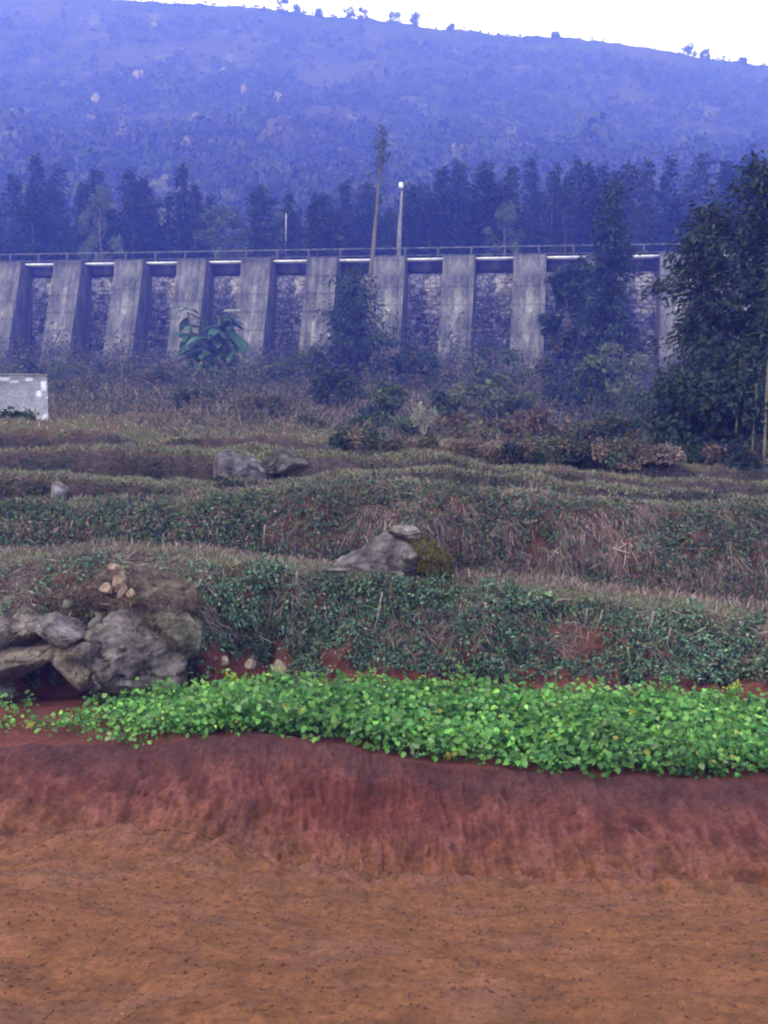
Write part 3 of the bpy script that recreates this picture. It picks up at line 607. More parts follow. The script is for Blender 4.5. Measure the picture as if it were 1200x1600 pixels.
for (px, top, off, k) in [(18, 262, 18, 0), (58, 248, 22, 2), (88, 246, 26, 1), (128, 285, 14, 0), (152, 268, 24, 2), (240, 295, 20, 0), (305, 285, 14, 2), (330, 312, 20, 1), (468, 318, 18, 0), (495, 305, 26, 2), (575, 282, 22, 1), (655, 275, 20, 0), (690, 268, 16, 2), (722, 248, 26, 1), (760, 240, 22, 0), (800, 250, 16, 2), (835, 238, 24, 1), (872, 246, 18, 0), (905, 232, 26, 2), (945, 245, 20, 1), (985, 250, 16, 0), (1015, 238, 26, 2), (1045, 236, 20, 1), (1140, 244, 24, 0), (1180, 236, 20, 2), (1215, 240, 24, 1), (-15, 258, 18, 1)]:
    place_tree(protos[k], px+random.uniform(-3, 3), top, off, random.uniform(.85, 1.15), GL, GRP)
for i_ in range(86):
    px = -40+i_*15.2+random.uniform(-8, 8); lo = 300 if px < 600 else 272
    if 330 < px < 390: continue
    place_tree(protos[random.choice((0, 1, 3, 3, 2))], px, lo-18+random.uniform(0, 80), random.uniform(7, 24), random.uniform(.9, 1.6), GL, GRP)
GB = 'pale rounded tree among the conifers behind the dam'
bt = broadleaf('broadleaf_tree', 16, 12, 111, leaf=.55, n=5200, label=GB, colr=[(.08, .11, .06), (.11, .14, .07)], mat=M_FAR, base=.1)
for i_, (px, top, off, wm, lb) in enumerate([(352, 318, 12, .9, 'pale rounded tree left of the slim cypress behind the dam'), (155, 300, 8, .7, 'paler leafy tree at the foot of the broadest conifer'), (505, 335, 9, .8, 'low pale leafy tree right of the marker post'), (790, 325, 9, .8, 'paler rounded tree behind the railing right of the lamp post'), (440, 322, 20, .8, 'pale leafy tree behind the marker post')]):
    place_tree(bt, px, top, off, wm, lb)
# skyline trees
sk = []
for i_, (px, py, hh, lb) in enumerate([(441, 17, 5, 'dark round tree farthest left on the skyline'), (470, 20, 4.2, 'ragged tree second from the left on the skyline'), (497, 26, 3, 'tiny bush between the left and middle skyline trees'), (545, 28, 5, 'slender tree left of the middle of the skyline'), (568, 30, 4, 'wispy tree just right of the slender skyline tree'), (617, 33, 6, 'tallest spreading tree on the middle of the skyline'), (650, 38, 5, 'blocky tree right of the tallest skyline tree'), (700, 44, 2.6, 'low bush on the skyline right of the blocky tree'), (865, 55, 2.6, 'low bush on the skyline right of centre'), (1076, 84, 5.5, 'lone upright tree on the right of the skyline'), (1102, 91, 3.4, 'small tree right of the lone upright skyline tree'), (1160, 101, 2.6, 'low bush nearest the right end of the skyline')]):
    p = hill_at(px, py-2); o = broadleaf('skyline_tree', hh+1, (hh+1)*.9, 120+i_, leaf=.7, n=700, clumps=14, label=lb, mat=M_FAR, loc=(p[0], p[1]-1, p[2]-1.6), base=.0, shape=.4, clr=.2)

# slender bare tree in front of the dam
b = on_ground(571, 600, 58); tp = P(597, 196, 58); st_ = thing('slender_tree', 'very tall slender yellowish trunk with a small dark tuft in front of the dam', 'tree', tuple(b))
rel = [np.array([0, 0, 0])]+[P(x, y, 58)-b for x, y in ((575, 520), (579, 430), (584, 380), (589, 320), (593, 260), (597, 205))]
s = Soup(); s.tube(rel, [.18, .15, .13, .11, .075, .045, .03], (.17, .14, .075), 8)
cs = Soup(); hT_ = rel[-1][2]
for k in range(70):
    z = hT_*(.60+.41*rng.random()**.55); c = np.array([np.interp(z, [q[2] for q in rel], [q[0] for q in rel]), 0, z]); a = rng.random()*6.28; R = .12+.28*rng.random()*(.4+.9*(z > hT_*.88)); tip = c+[math.cos(a)*R, math.sin(a)*R, .1]
    s.tube([c, tip], [.02, .01], (.15, .12, .08), 4, False); m = 12 if z > hT_*.88 else 3; leaves(cs, tip+rng.normal(size=(m, 3))*.14, rng.normal(size=(m, 3)), None, .24, .12, cvar((.04, .06, .04), m))
s.build('trunk', M_BARK, st_); cs.build('crown', M_LEAF, st_)
def plant(fn, px, py, Y, top, wpx, label, cat='shrub', name='shrub', seed=0, **kw):
    b = on_ground(px, py, Y); t_ = P(px, top, Y); h_ = max(.2, t_[2]-b[2]); w_ = wpx/F*Y
    return fn(name, h_, w_, seed, label=label, cat=cat, loc=tuple(b), **kw)
GR1 = [(.035, .06, .035), (.055, .085, .04), (.02, .038, .03)]; GR2 = [(.07, .11, .05), (.10, .13, .06), (.05, .08, .045)]; GR3 = [(.13, .15, .09), (.16, .17, .10), (.10, .12, .07)]; BR = [(.13, .09, .06), (.16, .12, .08), (.08, .08, .05)]
plant(conifer, 552, 640, 50, 418, 235, 'airy dark conical tree in front of the central buttresses', 'tree', 'feathery_tree', 201, dens=4.6, leafL=.34, bare=.02, droop=.15, taper=.9, colr=(.035, .06, .038))
plant(conifer, 942, 660, 44, 285, 150, 'tall dark conical tree hiding the dam right of the white footed buttress', 'tree', 'feathery_tree', 202, dens=4.4, leafL=.34, bare=.02, droop=.2, taper=.75, colr=(.03, .052, .035))
plant(conifer, 900, 660, 46, 400, 100, 'shorter dark conical tree left of the tallest middle one', 'tree', 'feathery_tree', 212, dens=2.2, leafL=.32, bare=.02, droop=.2, taper=.7, colr=(.035, .06, .04))
plant(broadleaf, 875, 650, 47, 420, 80, 'thin leafy tree beside the white footed buttress', 'tree', 'broadleaf_tree', 203, n=5600, leaf=.24, clumps=28, base=.1, colr=GR1, shape=.5)
plant(conifer, 1160, 768, 18, 252, 270, 'tallest dark feathery tree at the right edge', 'tree', 'feathery_tree', 204, dens=6, leafL=.16, bare=.06, droop=.3, taper=.36, colr=(.028, .05, .032))
plant(conifer, 1085, 768, 18, 318, 235, 'dark feathery tree left of the tallest right edge tree', 'tree', 'feathery_tree', 205, dens=5.6, leafL=.16, bare=.02, droop=.3, taper=.5, colr=(.026, .046, .03))
plant(conifer, 1235, 768, 17, 300, 210, 'dark feathery tree cut by the right edge', 'tree', 'feathery_tree', 206, dens=5.4, leafL=.15, bare=.16, droop=.3, taper=.4, colr=(.03, .052, .032))
stk = [(1146, 770, 15.8, 560, 'pale slim trunk standing under the tallest right edge tree'), (1172, 772, 15.6, 600, 'thin yellowish trunk between the right edge trees'), (1190, 775, 15.4, 430, 'yellow slim trunk nearest the right edge')]
for k, (px, py, Y, top, lb) in enumerate(stk): plant(conifer, px, py, Y, top, 60, lb, 'tree', 'slim_tree', 230+k, dens=2.2, leafL=.14, bare=.62, droop=.2, colr=(.035, .06, .035))
plant(broadleaf, 1095, 768, 17, 580, 210, 'dark undergrowth bush below the tallest right edge tree', 'bush', 'bush', 207, n=12000, leaf=.13, clumps=36, base=.02, trunks=3, colr=[(.02, .035, .025), (.03, .05, .03)], clr=.16, shape=.3, tr=.008)
DRYC = [(.26, .20, .15), (.19, .14, .11)]
SH = [ # px, py, Y, top, width px, label, colours, leaf, n
 (1000, 735, 21, 650, 110, 'brownish green bush in front of the right trees', BR+GR2, .10, 4200), (1060, 755, 19, 690, 90, 'dry brown bush at the foot of the right trees', BR, .10, 3200), (945, 740, 22, 665, 80, 'grey green bush left of the brownish one', GR3+BR, .11, 2600), (1175, 775, 16, 690, 90, 'yellowish scrub bush at the right edge under the trees', GR3+BR, .09, 3000),
 (600, 655, 30, 600, 60, 'blue green bush below the bushy dark tree', GR2, .15, 1900), (740, 660, 30, 600, 85, 'pale flat topped bush below the tallest plain buttress', GR3, .16, 2400), (775, 620, 42, 530, 70, 'yellowish leafy bush at the foot between two right buttresses', GR2+GR3, .18, 2200), (970, 640, 38, 520, 85, 'light green bush in front of the tall dark tree', GR2+GR3, .18, 2600),
 (925, 655, 36, 560, 70, 'mid green bush left of the light green one', GR2, .18, 2200), (560, 700, 24, 650, 70, 'low dark green bush on the upper terrace', GR1, .10, 2200), (480, 690, 24, 655, 60, 'dark low bush above the boulders', GR1, .10, 1800), (770, 715, 21, 660, 90, 'grey leafed bush on the brown slope', GR3+BR, .11, 2400),
 (840, 700, 24, 640, 90, 'brown twiggy bush in the middle of the right slope', BR, .12, 2200), (700, 700, 22, 650, 80, 'purplish brown bush right of the silvery plant', BR, .10, 2000), (640, 700, 24, 655, 50, 'small green bush behind the silvery plant', GR2, .11, 1200), (60, 612, 50, 560, 80, 'weedy bush behind the pale tank', GR2+GR1, .2, 1900),
 (180, 610, 52, 572, 90, 'dark bush at the foot of the left buttresses', GR1+BR, .22, 1800), (430, 608, 52, 560, 80, 'bush right of the large leaved plant', GR2, .22, 1800), (660, 615, 50, 555, 90, 'dark bush between the bushy tree and a plain buttress', GR1, .2, 2200), (880, 640, 40, 585, 80, 'dark bush below the white footed buttress', GR1, .18, 2000),
 (480, 608, 50, 548, 60, 'dark bush left of the bushy tree', GR1, .2, 1500), (350, 622, 46, 588, 90, 'brown bush below the large leaved plant', BR+GR1, .2, 1700), (245, 615, 48, 575, 60, 'low olive bush by the third left buttress', GR1+BR, .2, 1300), (120, 640, 40, 600, 70, 'dark scrub bush right of the tank', GR1+BR, .17, 1500), (420, 655, 30, 618, 70, 'grey brown twiggy bush left of the blue green bush', BR+GR3, .13, 1700), (530, 640, 36, 575, 80, 'dark bush at the foot of the bushy conical tree', GR1, .17, 2200), (690, 660, 30, 612, 60, 'mid green bush left of the pale flat topped bush', GR2, .14, 1700), (810, 665, 30, 615, 70, 'dark green bush right of the pale flat topped bush', GR1+GR2, .14, 1900),
 (890, 735, 21, 668, 80, 'olive bush between the brown twiggy and grey green ones', GR2+BR, .10, 2400), (735, 735, 19, 690, 80, 'low purplish bush just above the dry bank', BR+GR3, .09, 2000), (300, 650, 32, 610, 70, 'low dark bush in the middle of the left slope', GR1+BR, .14, 1500), (20, 690, 16, 660, 60, 'low dark weeds clump under the pale tank', GR1, .07, 1200), (640, 745, 14.6, 690, 100, 'straw brown twiggy bush above the left part of the dry bank', BR+DRYC, .06, 2200), (720, 742, 14.4, 682, 110, 'mauve brown bush tangle above the middle of the dry bank', BR+DRYC, .06, 2600), (800, 752, 14.4, 690, 100, 'mixed brown and green tangle right of the mauve one', BR+GR1, .06, 2600), (870, 758, 14.8, 685, 110, 'green grey tangle on the upper terrace before the olive bush', GR3+GR1, .065, 2800),
 (945, 765, 14.8, 690, 120, 'broad brown brush on the terrace before the grey green bush', BR+GR2, .065, 3200), (1020, 772, 14.6, 700, 90, 'straw tinted brush nearest the terrace edge at right', BR+DRYC, .06, 2400), (560, 722, 15.5, 668, 90, 'low olive brown brush left of the silvery plant', GR1+BR, .065, 2000), (1085, 772, 16, 695, 95, 'dark leafy bush at the left foot of the right edge trees', GR1, .07, 3200), (1140, 775, 15.6, 700, 90, 'low dark bush before the slim yellow trunks', GR1+BR, .07, 2800), (1010, 765, 17, 700, 80, 'low mottled bush on the terrace edge left of the right trees', BR+GR1, .08, 2400), (1040, 700, 30, 600, 100, 'dense green bush between the right trees', GR1+GR2, .14, 3200)]
for k, (px, py, Y, top, wp, lb, cl, lf, n) in enumerate(SH):
    plant(broadleaf, px, py, Y, top, wp, lb, 'bush', 'bush', 300+k, n=int(n*1.3), leaf=lf, clumps=18, base=.0, trunks=3, colr=cl, clr=.17, shape=.35, tr=.012)
# silvery plant
b = on_ground(662, 695, 20); sp = thing('silvery_plant', 'small pale silvery leafed plant standing out on the brown slope', 'plant', tuple(b)); s = Soup(); cs = Soup()
for k in range(9):
    a = rng.uniform(-1, 1); tip = np.array([a*.26, rng.normal(0, .1), .35+.35*rng.random()]); s.tube([(0, 0, 0), tip*[.4, .4, .6], tip], [.012, .01, .006], (.3, .3, .22), 5, False)
    m = 26; pos = tip*rng.uniform(.6, 1.05, (m, 1)); leaves(cs, pos, unit(rng.normal(size=(m, 3)))+[0, 0, .5], None, .11, .07, cvar((.36, .38, .26), m, .12, .04))
s.build('stems', M_BARK, sp); cs.build('foliage', M_LEAF, sp)
# large leaved plant before the fourth buttress
b = on_ground(322, 600, 55); bp = thing('large_leaved_plant', 'bushy plant with big drooping green leaves before the left buttresses', 'plant', tuple(b), s=1.3); s = Soup(); cs = Soup()
def strip_leaf(cs, st, dr, L_, W_, col, droop=1.2):
    q = np.linspace(0, 1, 8); dr = unit(np.array(dr, float)); pts = np.array(st)+dr*L_*q[:, None]+np.array([0, 0, -1])*(droop*L_*.5*q[:, None]**2)
    sd2 = unit(np.cross(dr, [0, 0, 1.])+rng.normal(size=3)*.25); wd = W_*np.sin(np.pi*np.clip(q*.93+.06, 0, 1))**.7
    V = np.concatenate([pts+sd2*wd[:, None]+[0, 0, -.15*W_], pts, pts-sd2*wd[:, None]+[0, 0, -.15*W_]]); k = np.arange(7)
    cs.add(V, [np.stack([k, k+1, k+9, k+8], -1), np.stack([k+8, k+9, k+17, k+16], -1)], col)
for k in range(9):
    hgt = rng.uniform(1.4, 3.3); lx = rng.uniform(-1.15, 1.15); tip = np.array([lx, rng.normal(0, .4), hgt]); s.tube([(lx*.4, 0, 0), tip*[.7, .7, .5], tip], [.09, .07, .05], (.12, .11, .07), 7)
    for j in range(22):
        a = rng.random()*6.28; strip_leaf(cs, tip*[1, 1, rng.uniform(.35, 1.05)], (math.cos(a)*.8, math.sin(a), rng.uniform(-.2, .7)), rng.uniform(.6, 1.15), rng.uniform(.11, .22), cvar((.05, .12, .055), 1, .3)[0])
strip_leaf(cs, (.9, -.7, 3.2), (.9, -.3, .2), .8, .22, (.5, .58, .46), .4)
s.build('stems', M_BARK, bp); cs.build('foliage', M_LEAF, bp)

# ------------------------------------------------------------------ crop
s = Soup()
def cropdens(p, px, py, r): return np.where(px < 330, .10+.9*ss(90, 350, px), 1.)*(r > 5.5+.3*(.5+fbm(p*3, 2))+.9*np.exp(-((px-600)/130)**2)*.35)
p, q, px, py, r = scatter(1500, 5.45, 7.12, -60, 1330, cropdens)
hgt = .92+.75*fbm(p*2.5+3, 2)+.0*px
hs_ = (.15+.13*rng.random(len(p)))*hgt*(.35+.65*ss(20, 400, px))
for i_ in range(len(p)):
    m = int(rng.integers(15, 25)); h_ = hs_[i_]; zf = rng.random(m)**.6; a = rng.random(m)*6.283; R = (.03+.10*rng.random(m))
    pos = p[i_]+np.stack([np.cos(a)*R, np.sin(a)*R, h_*zf], -1); D = np.stack([np.cos(a), np.sin(a), rng.uniform(-.7, .8, m)], -1)
    N = np.stack([np.cos(a)*.3, np.sin(a)*.3-.5, np.ones(m)*.8], -1)+rng.normal(size=(m, 3))*.45; Ls = rng.uniform(.024, .064, m)*(.8 if px[i_] < 350 else 1)
    c = cmix([(.13, .32, .06), (.19, .42, .08), (.07, .21, .045), (.26, .42, .14), (.45, .42, .07)], [5, 3.5, 5, .7, .15], m, .28, .08); leaves(s, pos, D, N, Ls, Ls*.95, c, 'oval')
    if i_ % 2 == 0:
        for j in range(2): s.tube([p[i_], p[i_]+(pos[j]-p[i_])*[.5, .5, .8], pos[j]], [.003, .0025, .002], (.10, .22, .05), 4, False)
tag(s.build('bean_crop', M_CROP), 'bright green leafy bean crop filling the narrow terrace bed', 'crop', kind='stuff')
# stragglers and flowering stems
def weed(px, py, Y, top, label, flower=None, name='flowering_weed', cat='plant', seed=1, n=26):
    r = np.random.default_rng(seed); b = on_ground(px, py, Y); h_ = P(px, top, Y)[2]-b[2]; t = thing(name, label, cat, tuple(b)); s = Soup(); cs = Soup(); fs = Soup()
    for k in range(3):
        tip = np.array([r.normal(0, .04), r.normal(0, .03), h_*r.uniform(.75, 1)]); s.tube([(0, 0, 0), tip*[.3, .3, .5], tip], [.005, .004, .003], (.13, .26, .06), 5, False)
        m = n//3; pos = tip*r.uniform(.45, 1, (m, 1)); leaves(cs, pos, unit(r.normal(size=(m, 3)))+[0, 0, .6], None, .055, .04, cvar((.13, .33, .06), m, .2, .05))
        if flower: m = 12; leaves(fs, tip+r.normal(size=(m, 3))*.014, unit(r.normal(size=(m, 3)))+[0, 0, .5], None, .022, .03, cvar(flower, m, .1, .03))
    s.build('stem', M_BARK, t); cs.build('leaves', M_CROP, t)
    if flower: fs.build('flowers', M_CROP, t)
    return t
YF = (.65, .6, .06)
weed(365, 1090, 7.3, 1046, 'yellow flowering weed at the left end of the crop', YF, seed=1)
weed(1145, 1110, 7.4, 1064, 'yellow flowering weed near the right end of the crop', YF, seed=2)
weed(425, 1085, 7.5, 1040, 'pale green weed beside the pale stone behind the crop', (.55, .6, .2), seed=3)
weed(724, 1090, 7.4, 1040, 'green weed sticking up above the middle of the crop', None, 'tall_weed', seed=4)
weed(580, 1090, 7.4, 1040, 'forked green weed sticking up left of the crop middle', None, 'tall_weed', seed=5)
weed(532, 1090, 7.4, 1048, 'leafy weed at the back edge of the crop, left of the forked one', None, 'tall_weed', seed=6)
weed(1040, 1105, 7.4, 1052, 'tall green weed at the back of the crop on the right', None, 'tall_weed', seed=7)
weed(925, 1095, 7.4, 1060, 'short green weed poking above the crop right of middle', None, 'tall_weed', seed=8)
for k, (px, py, lb, c) in enumerate([(176, 1170, 'small pale seedling alone on the bank lip at left', (.3, .42, .15)), (646, 1192, 'left whitish green seedling on the bare bank lip', (.38, .5, .25)), (680, 1196, 'right whitish green seedling on the bare bank lip', (.38, .5, .25)), (703, 1216, 'drooping yellow leaf plant over the bank lip', (.5, .4, .08)), (905, 1208, 'yellowing seedling under the crop front', (.45, .42, .08))]):
    b = on_ground(px, py, 6.56); t = thing('seedling', lb, 'seedling', tuple(b)); s = Soup(); s.tube([(0, 0, -.01), (0, -.01, .04), (.005, -.02, .08)], .003, (.2, .3, .08), 4); s.build('stem', M_BARK, t); s = Soup(); m = 5
    leaves(s, np.array([[0, -.02, .075]]*m)+rng.normal(size=(m, 3))*.012, rng.normal(size=(m, 3))*[1, .5, .5], np.array([[0, -1., .6]]*m), .04, .038, cvar(c, m, .1, .03), 'oval'); s.build('leaves', M_CROP, t)

# ------------------------------------------------------------------ ground cover
# leafy creepers on bank 2
s = Soup()
def d2(p, px, py, r):
    bare = np.exp(-((px-905)/80)**2-((py-1000)/48)**2)+.9*np.exp(-((px-620)/90)**2-((py-1060)/22)**2)+.8*np.exp(-((px-380)/90)**2-((py-1045)/35)**2)+.9*ss(1045, 1075, py)
    left = np.where(px < 290, .22, 1); return (.25+2.0*(.33+fbm(p*2.3+40, 3)))*(1-np.clip(bare*1.15, 0, 1))*left
p, q, px, py, r = scatter(42000, 8.02, 9.15, -100, 1320, d2); m = len(p)
leaves(s, p+q*rng.uniform(.0, .16, (m, 1))*np.clip(.4+2*fbm(p*3, 2), .1, 1.5)[:, None], q*.6+rng.normal(size=(m, 3))*.6+[0, 0, -.5], q+[0, -.2, .6]+rng.normal(size=(m, 3))*.4, rng.uniform(.025, .055, m), rng.uniform(.025, .05, m), cmix([(.08, .15, .09), (.14, .25, .13), (.035, .065, .045), (.21, .30, .18), (.22, .17, .12)], [4, 3, 3, 1.4, 1.2], m, .3))
tag(s.build('creeper_leaves', M_LEAF), 'dark green leafy creepers matted over the bank behind the crop', 'creeper', kind='stuff')
# creepers on bank 3
s = Soup()
def d3(p, px, py, r): return (.25+1.7*(.28+fbm(p*1.7+80, 3)))*(.6+.4*ss(700, 400, px))
p, q, px, py, r = scatter(22000, 11.0, 12.3, -100, 1320, d3); m = len(p)
leaves(s, p+q*rng.uniform(0, .1, (m, 1)), q*.5+rng.normal(size=(m, 3))*.6+[0, 0, -.5], q+[0, -.2, .5]+rng.normal(size=(m, 3))*.4, rng.uniform(.03, .06, m), rng.uniform(.03, .055, m), cmix([(.06, .10, .06), (.09, .15, .075), (.03, .05, .045), (.19, .145, .12)], [4, 3, 3, 2], m))
for (n, a, b_) in ((7000, 13.9, 15.1), (6000, 15.9, 17.1), (6000, 17.9, 19.1)):
    p, q, px, py, r = scatter(n, a, b_, -100, 1320, lambda p, px, py, r: (.1+1.9*np.clip(.2+fbm(p*1.9+a, 3), 0, 1))*(r < a+.75)); m = len(p)
    leaves(s, p+q*rng.uniform(0, .09, (m, 1)), q*.5+rng.normal(size=(m, 3))*.6+[0, 0, -.3], q+[0, -.2, .5]+rng.normal(size=(m, 3))*.4, rng.uniform(.03, .06, m), rng.uniform(.03, .055, m), cmix([(.03, .055, .035), (.05, .08, .045), (.02, .03, .03), (.12, .08, .07)], [4, 3, 3, 2], m))
tag(s.build('creeper_leaves', M_LEAF), 'dark green creepers and brown leaves over the second bank up', 'creeper', kind='stuff')
# dry hanging grass on banks
DRY = [(.36, .28, .225), (.26, .19, .16), (.15, .11, .095), (.42, .36, .28)]
s = Soup()
def dh(p, px, py, r): return .2+1.1*ss(500, 700, px)*(.5+fbm(p*[2.2, 2.2, .5]+60, 3)*2.2)
p, q, px, py, r = scatter(42000, 11.15, 12.9, -100, 1320, dh); m = len(p)
blades(s, p+q*.02, q*.4+[0, 0, -.95]+rng.normal(size=(m, 3))*[.2, .15, .3], rng.uniform(.06, .26, m), rng.uniform(.004, .010, m), cmix(DRY, [3, 3, 2, 1.2], m), .3)
p, q, px, py, r = scatter(6500, 8.5, 9.1, -100, 1320, lambda p, px, py, r: .1+.9*ss(.0, .3, fbm(p*2+90, 3))); m = len(p)
blades(s, p+q*.03, q*.6+[0, 0, -.6]+rng.normal(size=(m, 3))*[.3, .2, .3], rng.uniform(.06, .2, m), rng.uniform(.003, .007, m), cmix(DRY, [3, 3, 2, 2], m), .5)
tag(s.build('hanging_dry_grass', M_GRASS), 'dry brown grass hanging over the terrace banks', 'grass', kind='stuff')
# short green grass on terrace lips
s = Soup()
def gl(p, px, py, r): return .25+1.3*np.clip(.3+fbm(p*1.2+20, 3), 0, 1)
for (n, a, b_, L_, W_) in ((36000, 8.85, 10.4, .05, .006), (26000, 11.85, 13.5, .05, .008), (22000, 14.8, 16., .06, .010), (20000, 16.85, 18., .06, .011), (20000, 18.85, 20.2, .07, .012)):
    p, q, px, py, r = scatter(n, a, b_, -120, 1320, gl); m = len(p)
    if a == 8.88: cw = [(.17, .30, .08), (.12, .22, .07), (.24, .22, .11)]; pr = [5, 3, 1.5]
    else: cw = [(.19, .24, .11), (.14, .17, .085), (.30, .25, .18), (.22, .17, .14)]; pr = [3, 2, 3, 2]
    blades(s, p, np.array([0, -.15, 1.])+rng.normal(size=(m, 3))*[.5, .5, .2], rng.uniform(.5, 1.5, m)*L_, rng.uniform(.7, 1.3, m)*W_*1.3, cmix(cw, pr, m), .4)
tag(s.build('short_grass', M_GRASS), 'short green grass along the terrace lips', 'grass', kind='stuff')
# dry grass and low weeds on mounds, treads and terraces
s = Soup()
for (n, a, b_, L_, W_, cw, up) in ((15000, 8.2, 9.4, .09, .006, DRY+[(.10, .075, .06)], .6), (15000, 10.1, 11.3, .09, .007, DRY+[(.12, .09, .07)], 1.), (9000, 12.8, 14., .06, .008, DRY+[(.10, .09, .05)], .7), (26000, 13.9, 19.0, .085, .009, [(.10, .07, .065), (.06, .04, .045), (.04, .055, .035), (.18, .13, .11)], .1), (14000, 19.5, 21, .13, .014, [(.20, .15, .11), (.12, .09, .075), (.08, .08, .05)], 1.), (34000, 20.3, 23.6, .42, .035, [(.30, .23, .18), (.20, .16, .12), (.10, .10, .065), (.06, .07, .05)], 1.)):
    dn = (lambda p, px, py, r: np.where(px < 330, 1., .0)*(.3+fbm(p*2, 2)+.4)) if a == 8.2 else (lambda p, px, py, r: .25+1.2*np.clip(.35+fbm(p*.8+70, 3), 0, 1))
    p, q, px, py, r = scatter(n, a, b_, -120, 1320, dn); m = len(p)
    if a == 20.3: L_ = L_*p[:, 1]/30; W_ = W_*p[:, 1]/30
    blades(s, p, q*.3+np.array([0, -.1, up])+rng.normal(size=(m, 3))*[.45, .45, .2], rng.uniform(.4, 1.4, m)*L_, rng.uniform(.7, 1.4, m)*W_, cmix(cw, [1]*len(cw), m), .45)
for o in [o for o in bpy.data.objects if o.get('category') == 'rock' and o.name.split('.')[0] in ('boulder', 'rock', 'rock_slab') and -200 < proj(np.array(o.location[:]))[0] < 320 and 7 < o.location.y < 8.2]:
    nv = len(o.data.vertices); co = np.zeros(nv*3); o.data.vertices.foreach_get('co', co); nn = np.zeros(nv*3); o.data.vertices.foreach_get('normal', nn)
    Rm = np.array(o.rotation_euler.to_matrix()); wp = co.reshape(-1, 3)@Rm.T+np.array(o.location[:]); wn = nn.reshape(-1, 3)@Rm.T
    ok = np.where((wn[:, 2] > .25-.5*fbm(wp*4, 2)) & (wp[:, 2] > np.quantile(wp[:, 2], .6)) & (fbm(wp*3+7, 3) > -.12))[0]
    if not len(ok): continue
    m = 5000 if 'overgrown' in o['label'] else 1500 if 'largest' in o['label'] else 320; k = rng.choice(ok, m); blades(s, wp[k], wn[k]*.4+np.array([0, -.35, -.1])+rng.normal(size=(m, 3))*.45, rng.uniform(.03, .10, m), rng.uniform(.003, .007, m), cmix([(.20, .14, .11), (.13, .09, .07), (.09, .09, .05), (.30, .24, .18)], [3, 3, 2, 1], m), .5)
tag(s.build('dry_grass', M_GRASS), 'dry brown grass and weeds over mounds, terraces and upper slope', 'grass', kind='stuff')
# scrub leaves over the upper slope
s = Soup(); 
def du(p, px, py, r): return .2+2.2*np.clip(.2+fbm(p*.35+33, 3), 0, 1)
for (n, a, b_, sz, hh) in ((20000, 19.8, 20.8, .045, .22), (95000, 20.3, 23.7, .17, 1.3)):
    p, q, px, py, r = scatter(n, a, b_, -120, 1320, du); m = len(p); fs = p[:, 1:2]/45 if a == 20.3 else np.ones((m, 1)); sz = sz*fs[:, 0]; hh_ = hh*fs*(np.clip(.6+2.6*fbm(p*.5+50, 3), .1, 2.6)*(1+.5*ss(350, 700, px)))[:, None]
    leaves(s, p+np.array([0, 0, 1])*hh_*rng.random((m, 1)), rng.normal(size=(m, 3))+[0, -.3, .2], None, sz*rng.uniform(.6, 1.4, m), sz*rng.uniform(.6, 1.1, m), cmix([(.03, .05, .035), (.06, .08, .05), (.16, .12, .10), (.11, .085, .07)], [3, 3, 2.5, 2], m))
tag(s.build('slope_scrub', M_LEAF), 'tangled dark scrub covering the slope below the dam', 'scrub', kind='stuff')
# soil crumbs
s = Soup(); tv = np.array([(1, 0, 0), (-1, 0, 0), (0, 1, 0), (0, -1, 0), (0, 0, .8), (0, 0, -.8)])*1.; tf = [(0, 2, 4), (2, 1, 4), (1, 3, 4), (3, 0, 4), (2, 0, 5), (1, 2, 5), (3, 1, 5), (0, 3, 5)]
for (n, a, b_, cc) in ((22000, 3, 4.1, (.19, .085, .05)), (9000, 3.9, 5, (.15, .06, .045)), (1500, 7, 8.3, (.14, .06, .04))):
    p, q, px, py, r = scatter(n, a, b_, -150, 1350); m = len(p); sz = (.0025+.007*rng.random(m)**6)[:, None]; D, S_, N = frames(rng.normal(size=(m, 3)))
    s.inst(tv, tf, p+q*sz*.3, D*sz*1.3, S_*sz, N*sz*.8, cvar(cc, m, .2, .06))
tag(s.build('soil_crumbs', M_SOIL), 'loose crumbs of red soil on the ground and cut bank', 'soil', kind='stuff')

# ------------------------------------------------------------------ sticks and roots
def stick(name, pts, Y, r0, label, col=(.5, .42, .3), cat='stick'):
    s = Soup(); P3 = np.array([P(x, y, Y+dy) for x, y, dy in pts]); c = P3[0].copy(); s.tube(P3-c, np.linspace(r0, r0*.5, len(pts))*.6, np.array(col)*.55, 6); o = tag(s.build(name, M_BARK), label, cat); o.location = tuple(c); return o
stick('stick', [(747, 914, 0), (751, 902, .02), (757, 888, .03)], 8.75, .016, 'upright pale stick on the terrace right of the domed boulder')
stick('stick', [(762, 904, 0), (780, 899, .1), (800, 897, .2)], 8.95, .010, 'thin brown stick lying behind the upright pale stick', (.3, .2, .12))
stick('curved_branch', [(864, 946, 0), (870, 938, -.02), (882, 936, -.03), (905, 938, 0)], 8.35, .016, 'curved pale branch sticking out of the bank lip', (.42, .38, .25), 'branch')
stick('root', [(918, 950, 0), (915, 965, -.02), (916, 985, 0)], 8.25, .009, 'short straight hanging root left in the bare soil patch', cat='root')
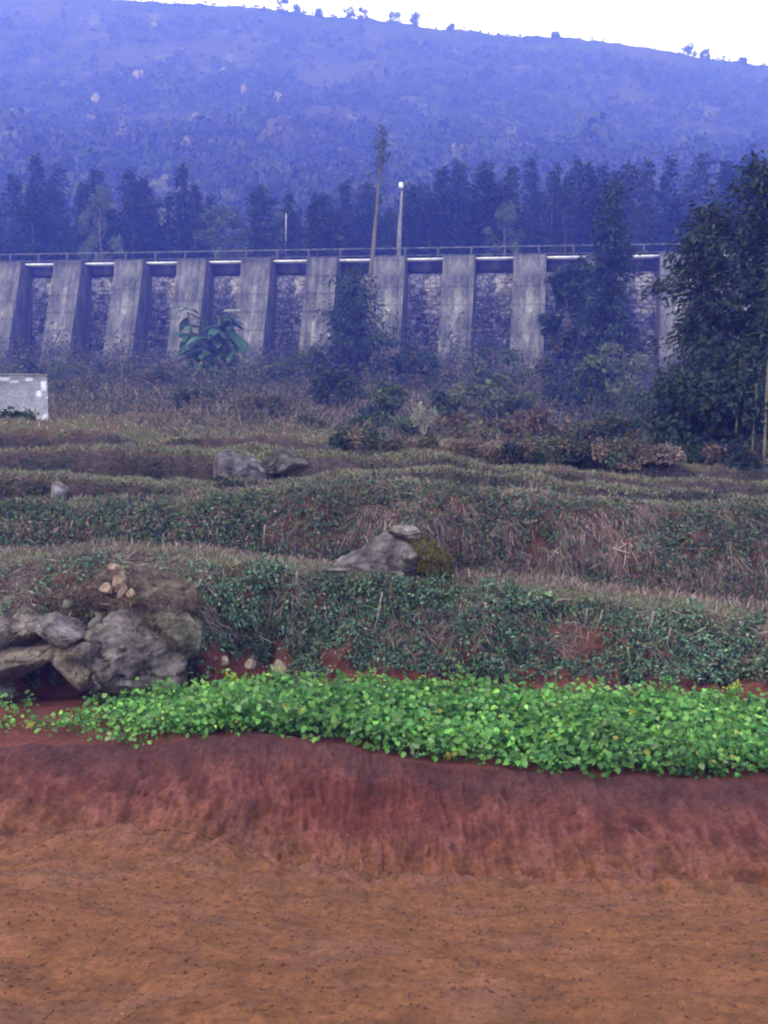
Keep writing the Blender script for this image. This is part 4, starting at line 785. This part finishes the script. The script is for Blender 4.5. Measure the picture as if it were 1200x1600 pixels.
stick('root', [(942, 952, 0), (936, 970, -.02), (928, 995, 0)], 8.22, .008, 'slanting hanging root in the bare soil patch', cat='root')
stick('root', [(1022, 955, 0), (1018, 975, -.02), (1012, 985, 0), (1016, 1000, 0)], 8.2, .010, 'bent root at the right of the bare soil patch', cat='root')
stick('root', [(1048, 980, 0), (1042, 1005, -.02), (1052, 1030, 0)], 8.15, .010, 'long kinked root farthest right on the bank', (.4, .36, .26), 'root')
stick('root', [(633, 1010, 0), (645, 1024, -.03), (656, 1034, 0), (655, 1050, 0)], 8.05, .009, 'crooked grey root low on the bank above the crop', (.3, .28, .26), 'root')
stick('root', [(597, 925, 0), (592, 955, -.03), (585, 985, 0), (582, 998, 0)], 8.28, .010, 'long pale stalk hanging down the bank below the domed boulder', cat='stalk')
stick('root', [(745, 945, 0), (748, 958, -.03), (742, 970, 0)], 8.3, .008, 'short pale stalk hanging in the middle of the bank', cat='stalk')
stick('root', [(980, 1010, 0), (984, 1030, -.03), (986, 1050, 0)], 8.05, .014, 'thick pale stalk leaning low on the right of the bank', (.3, .32, .18), 'stalk')
stick('stalk', [(414, 820, 0), (412, 840, -.03), (410, 860, 0)], 9.3, .014, 'pale dry stalk against the left part of the second bank', (.4, .34, .26), 'stalk')
stick('stalk', [(464, 893, 0), (463, 908, -.02), (466, 925, 0)], 8.4, .012, 'short pale stalk at the terrace lip above the hollow', (.42, .36, .27), 'stalk')

# ------------------------------------------------------------------ haze
s = Soup(); s.box((0, 295, 85), (1400, 660, 210)); hz = s.build('haze', None)
m = bpy.data.materials.new('haze'); m.use_nodes = True; t = m.node_tree; t.nodes.clear()
v = t.nodes.new('ShaderNodeVolumePrincipled'); o = t.nodes.new('ShaderNodeOutputMaterial')
v.inputs['Color'].default_value = (*HAZE_COL, 1); v.inputs['Density'].default_value = HAZE_D; v.inputs['Absorption Color'].default_value = (1, 1, 1, 1); v.inputs['Anisotropy'].default_value = 0.2
t.links.new(v.outputs[0], o.inputs['Volume']); hz.data.materials.append(m); hz['kind'] = 'stuff'; hz['label'] = 'blue violet haze filling the valley air'
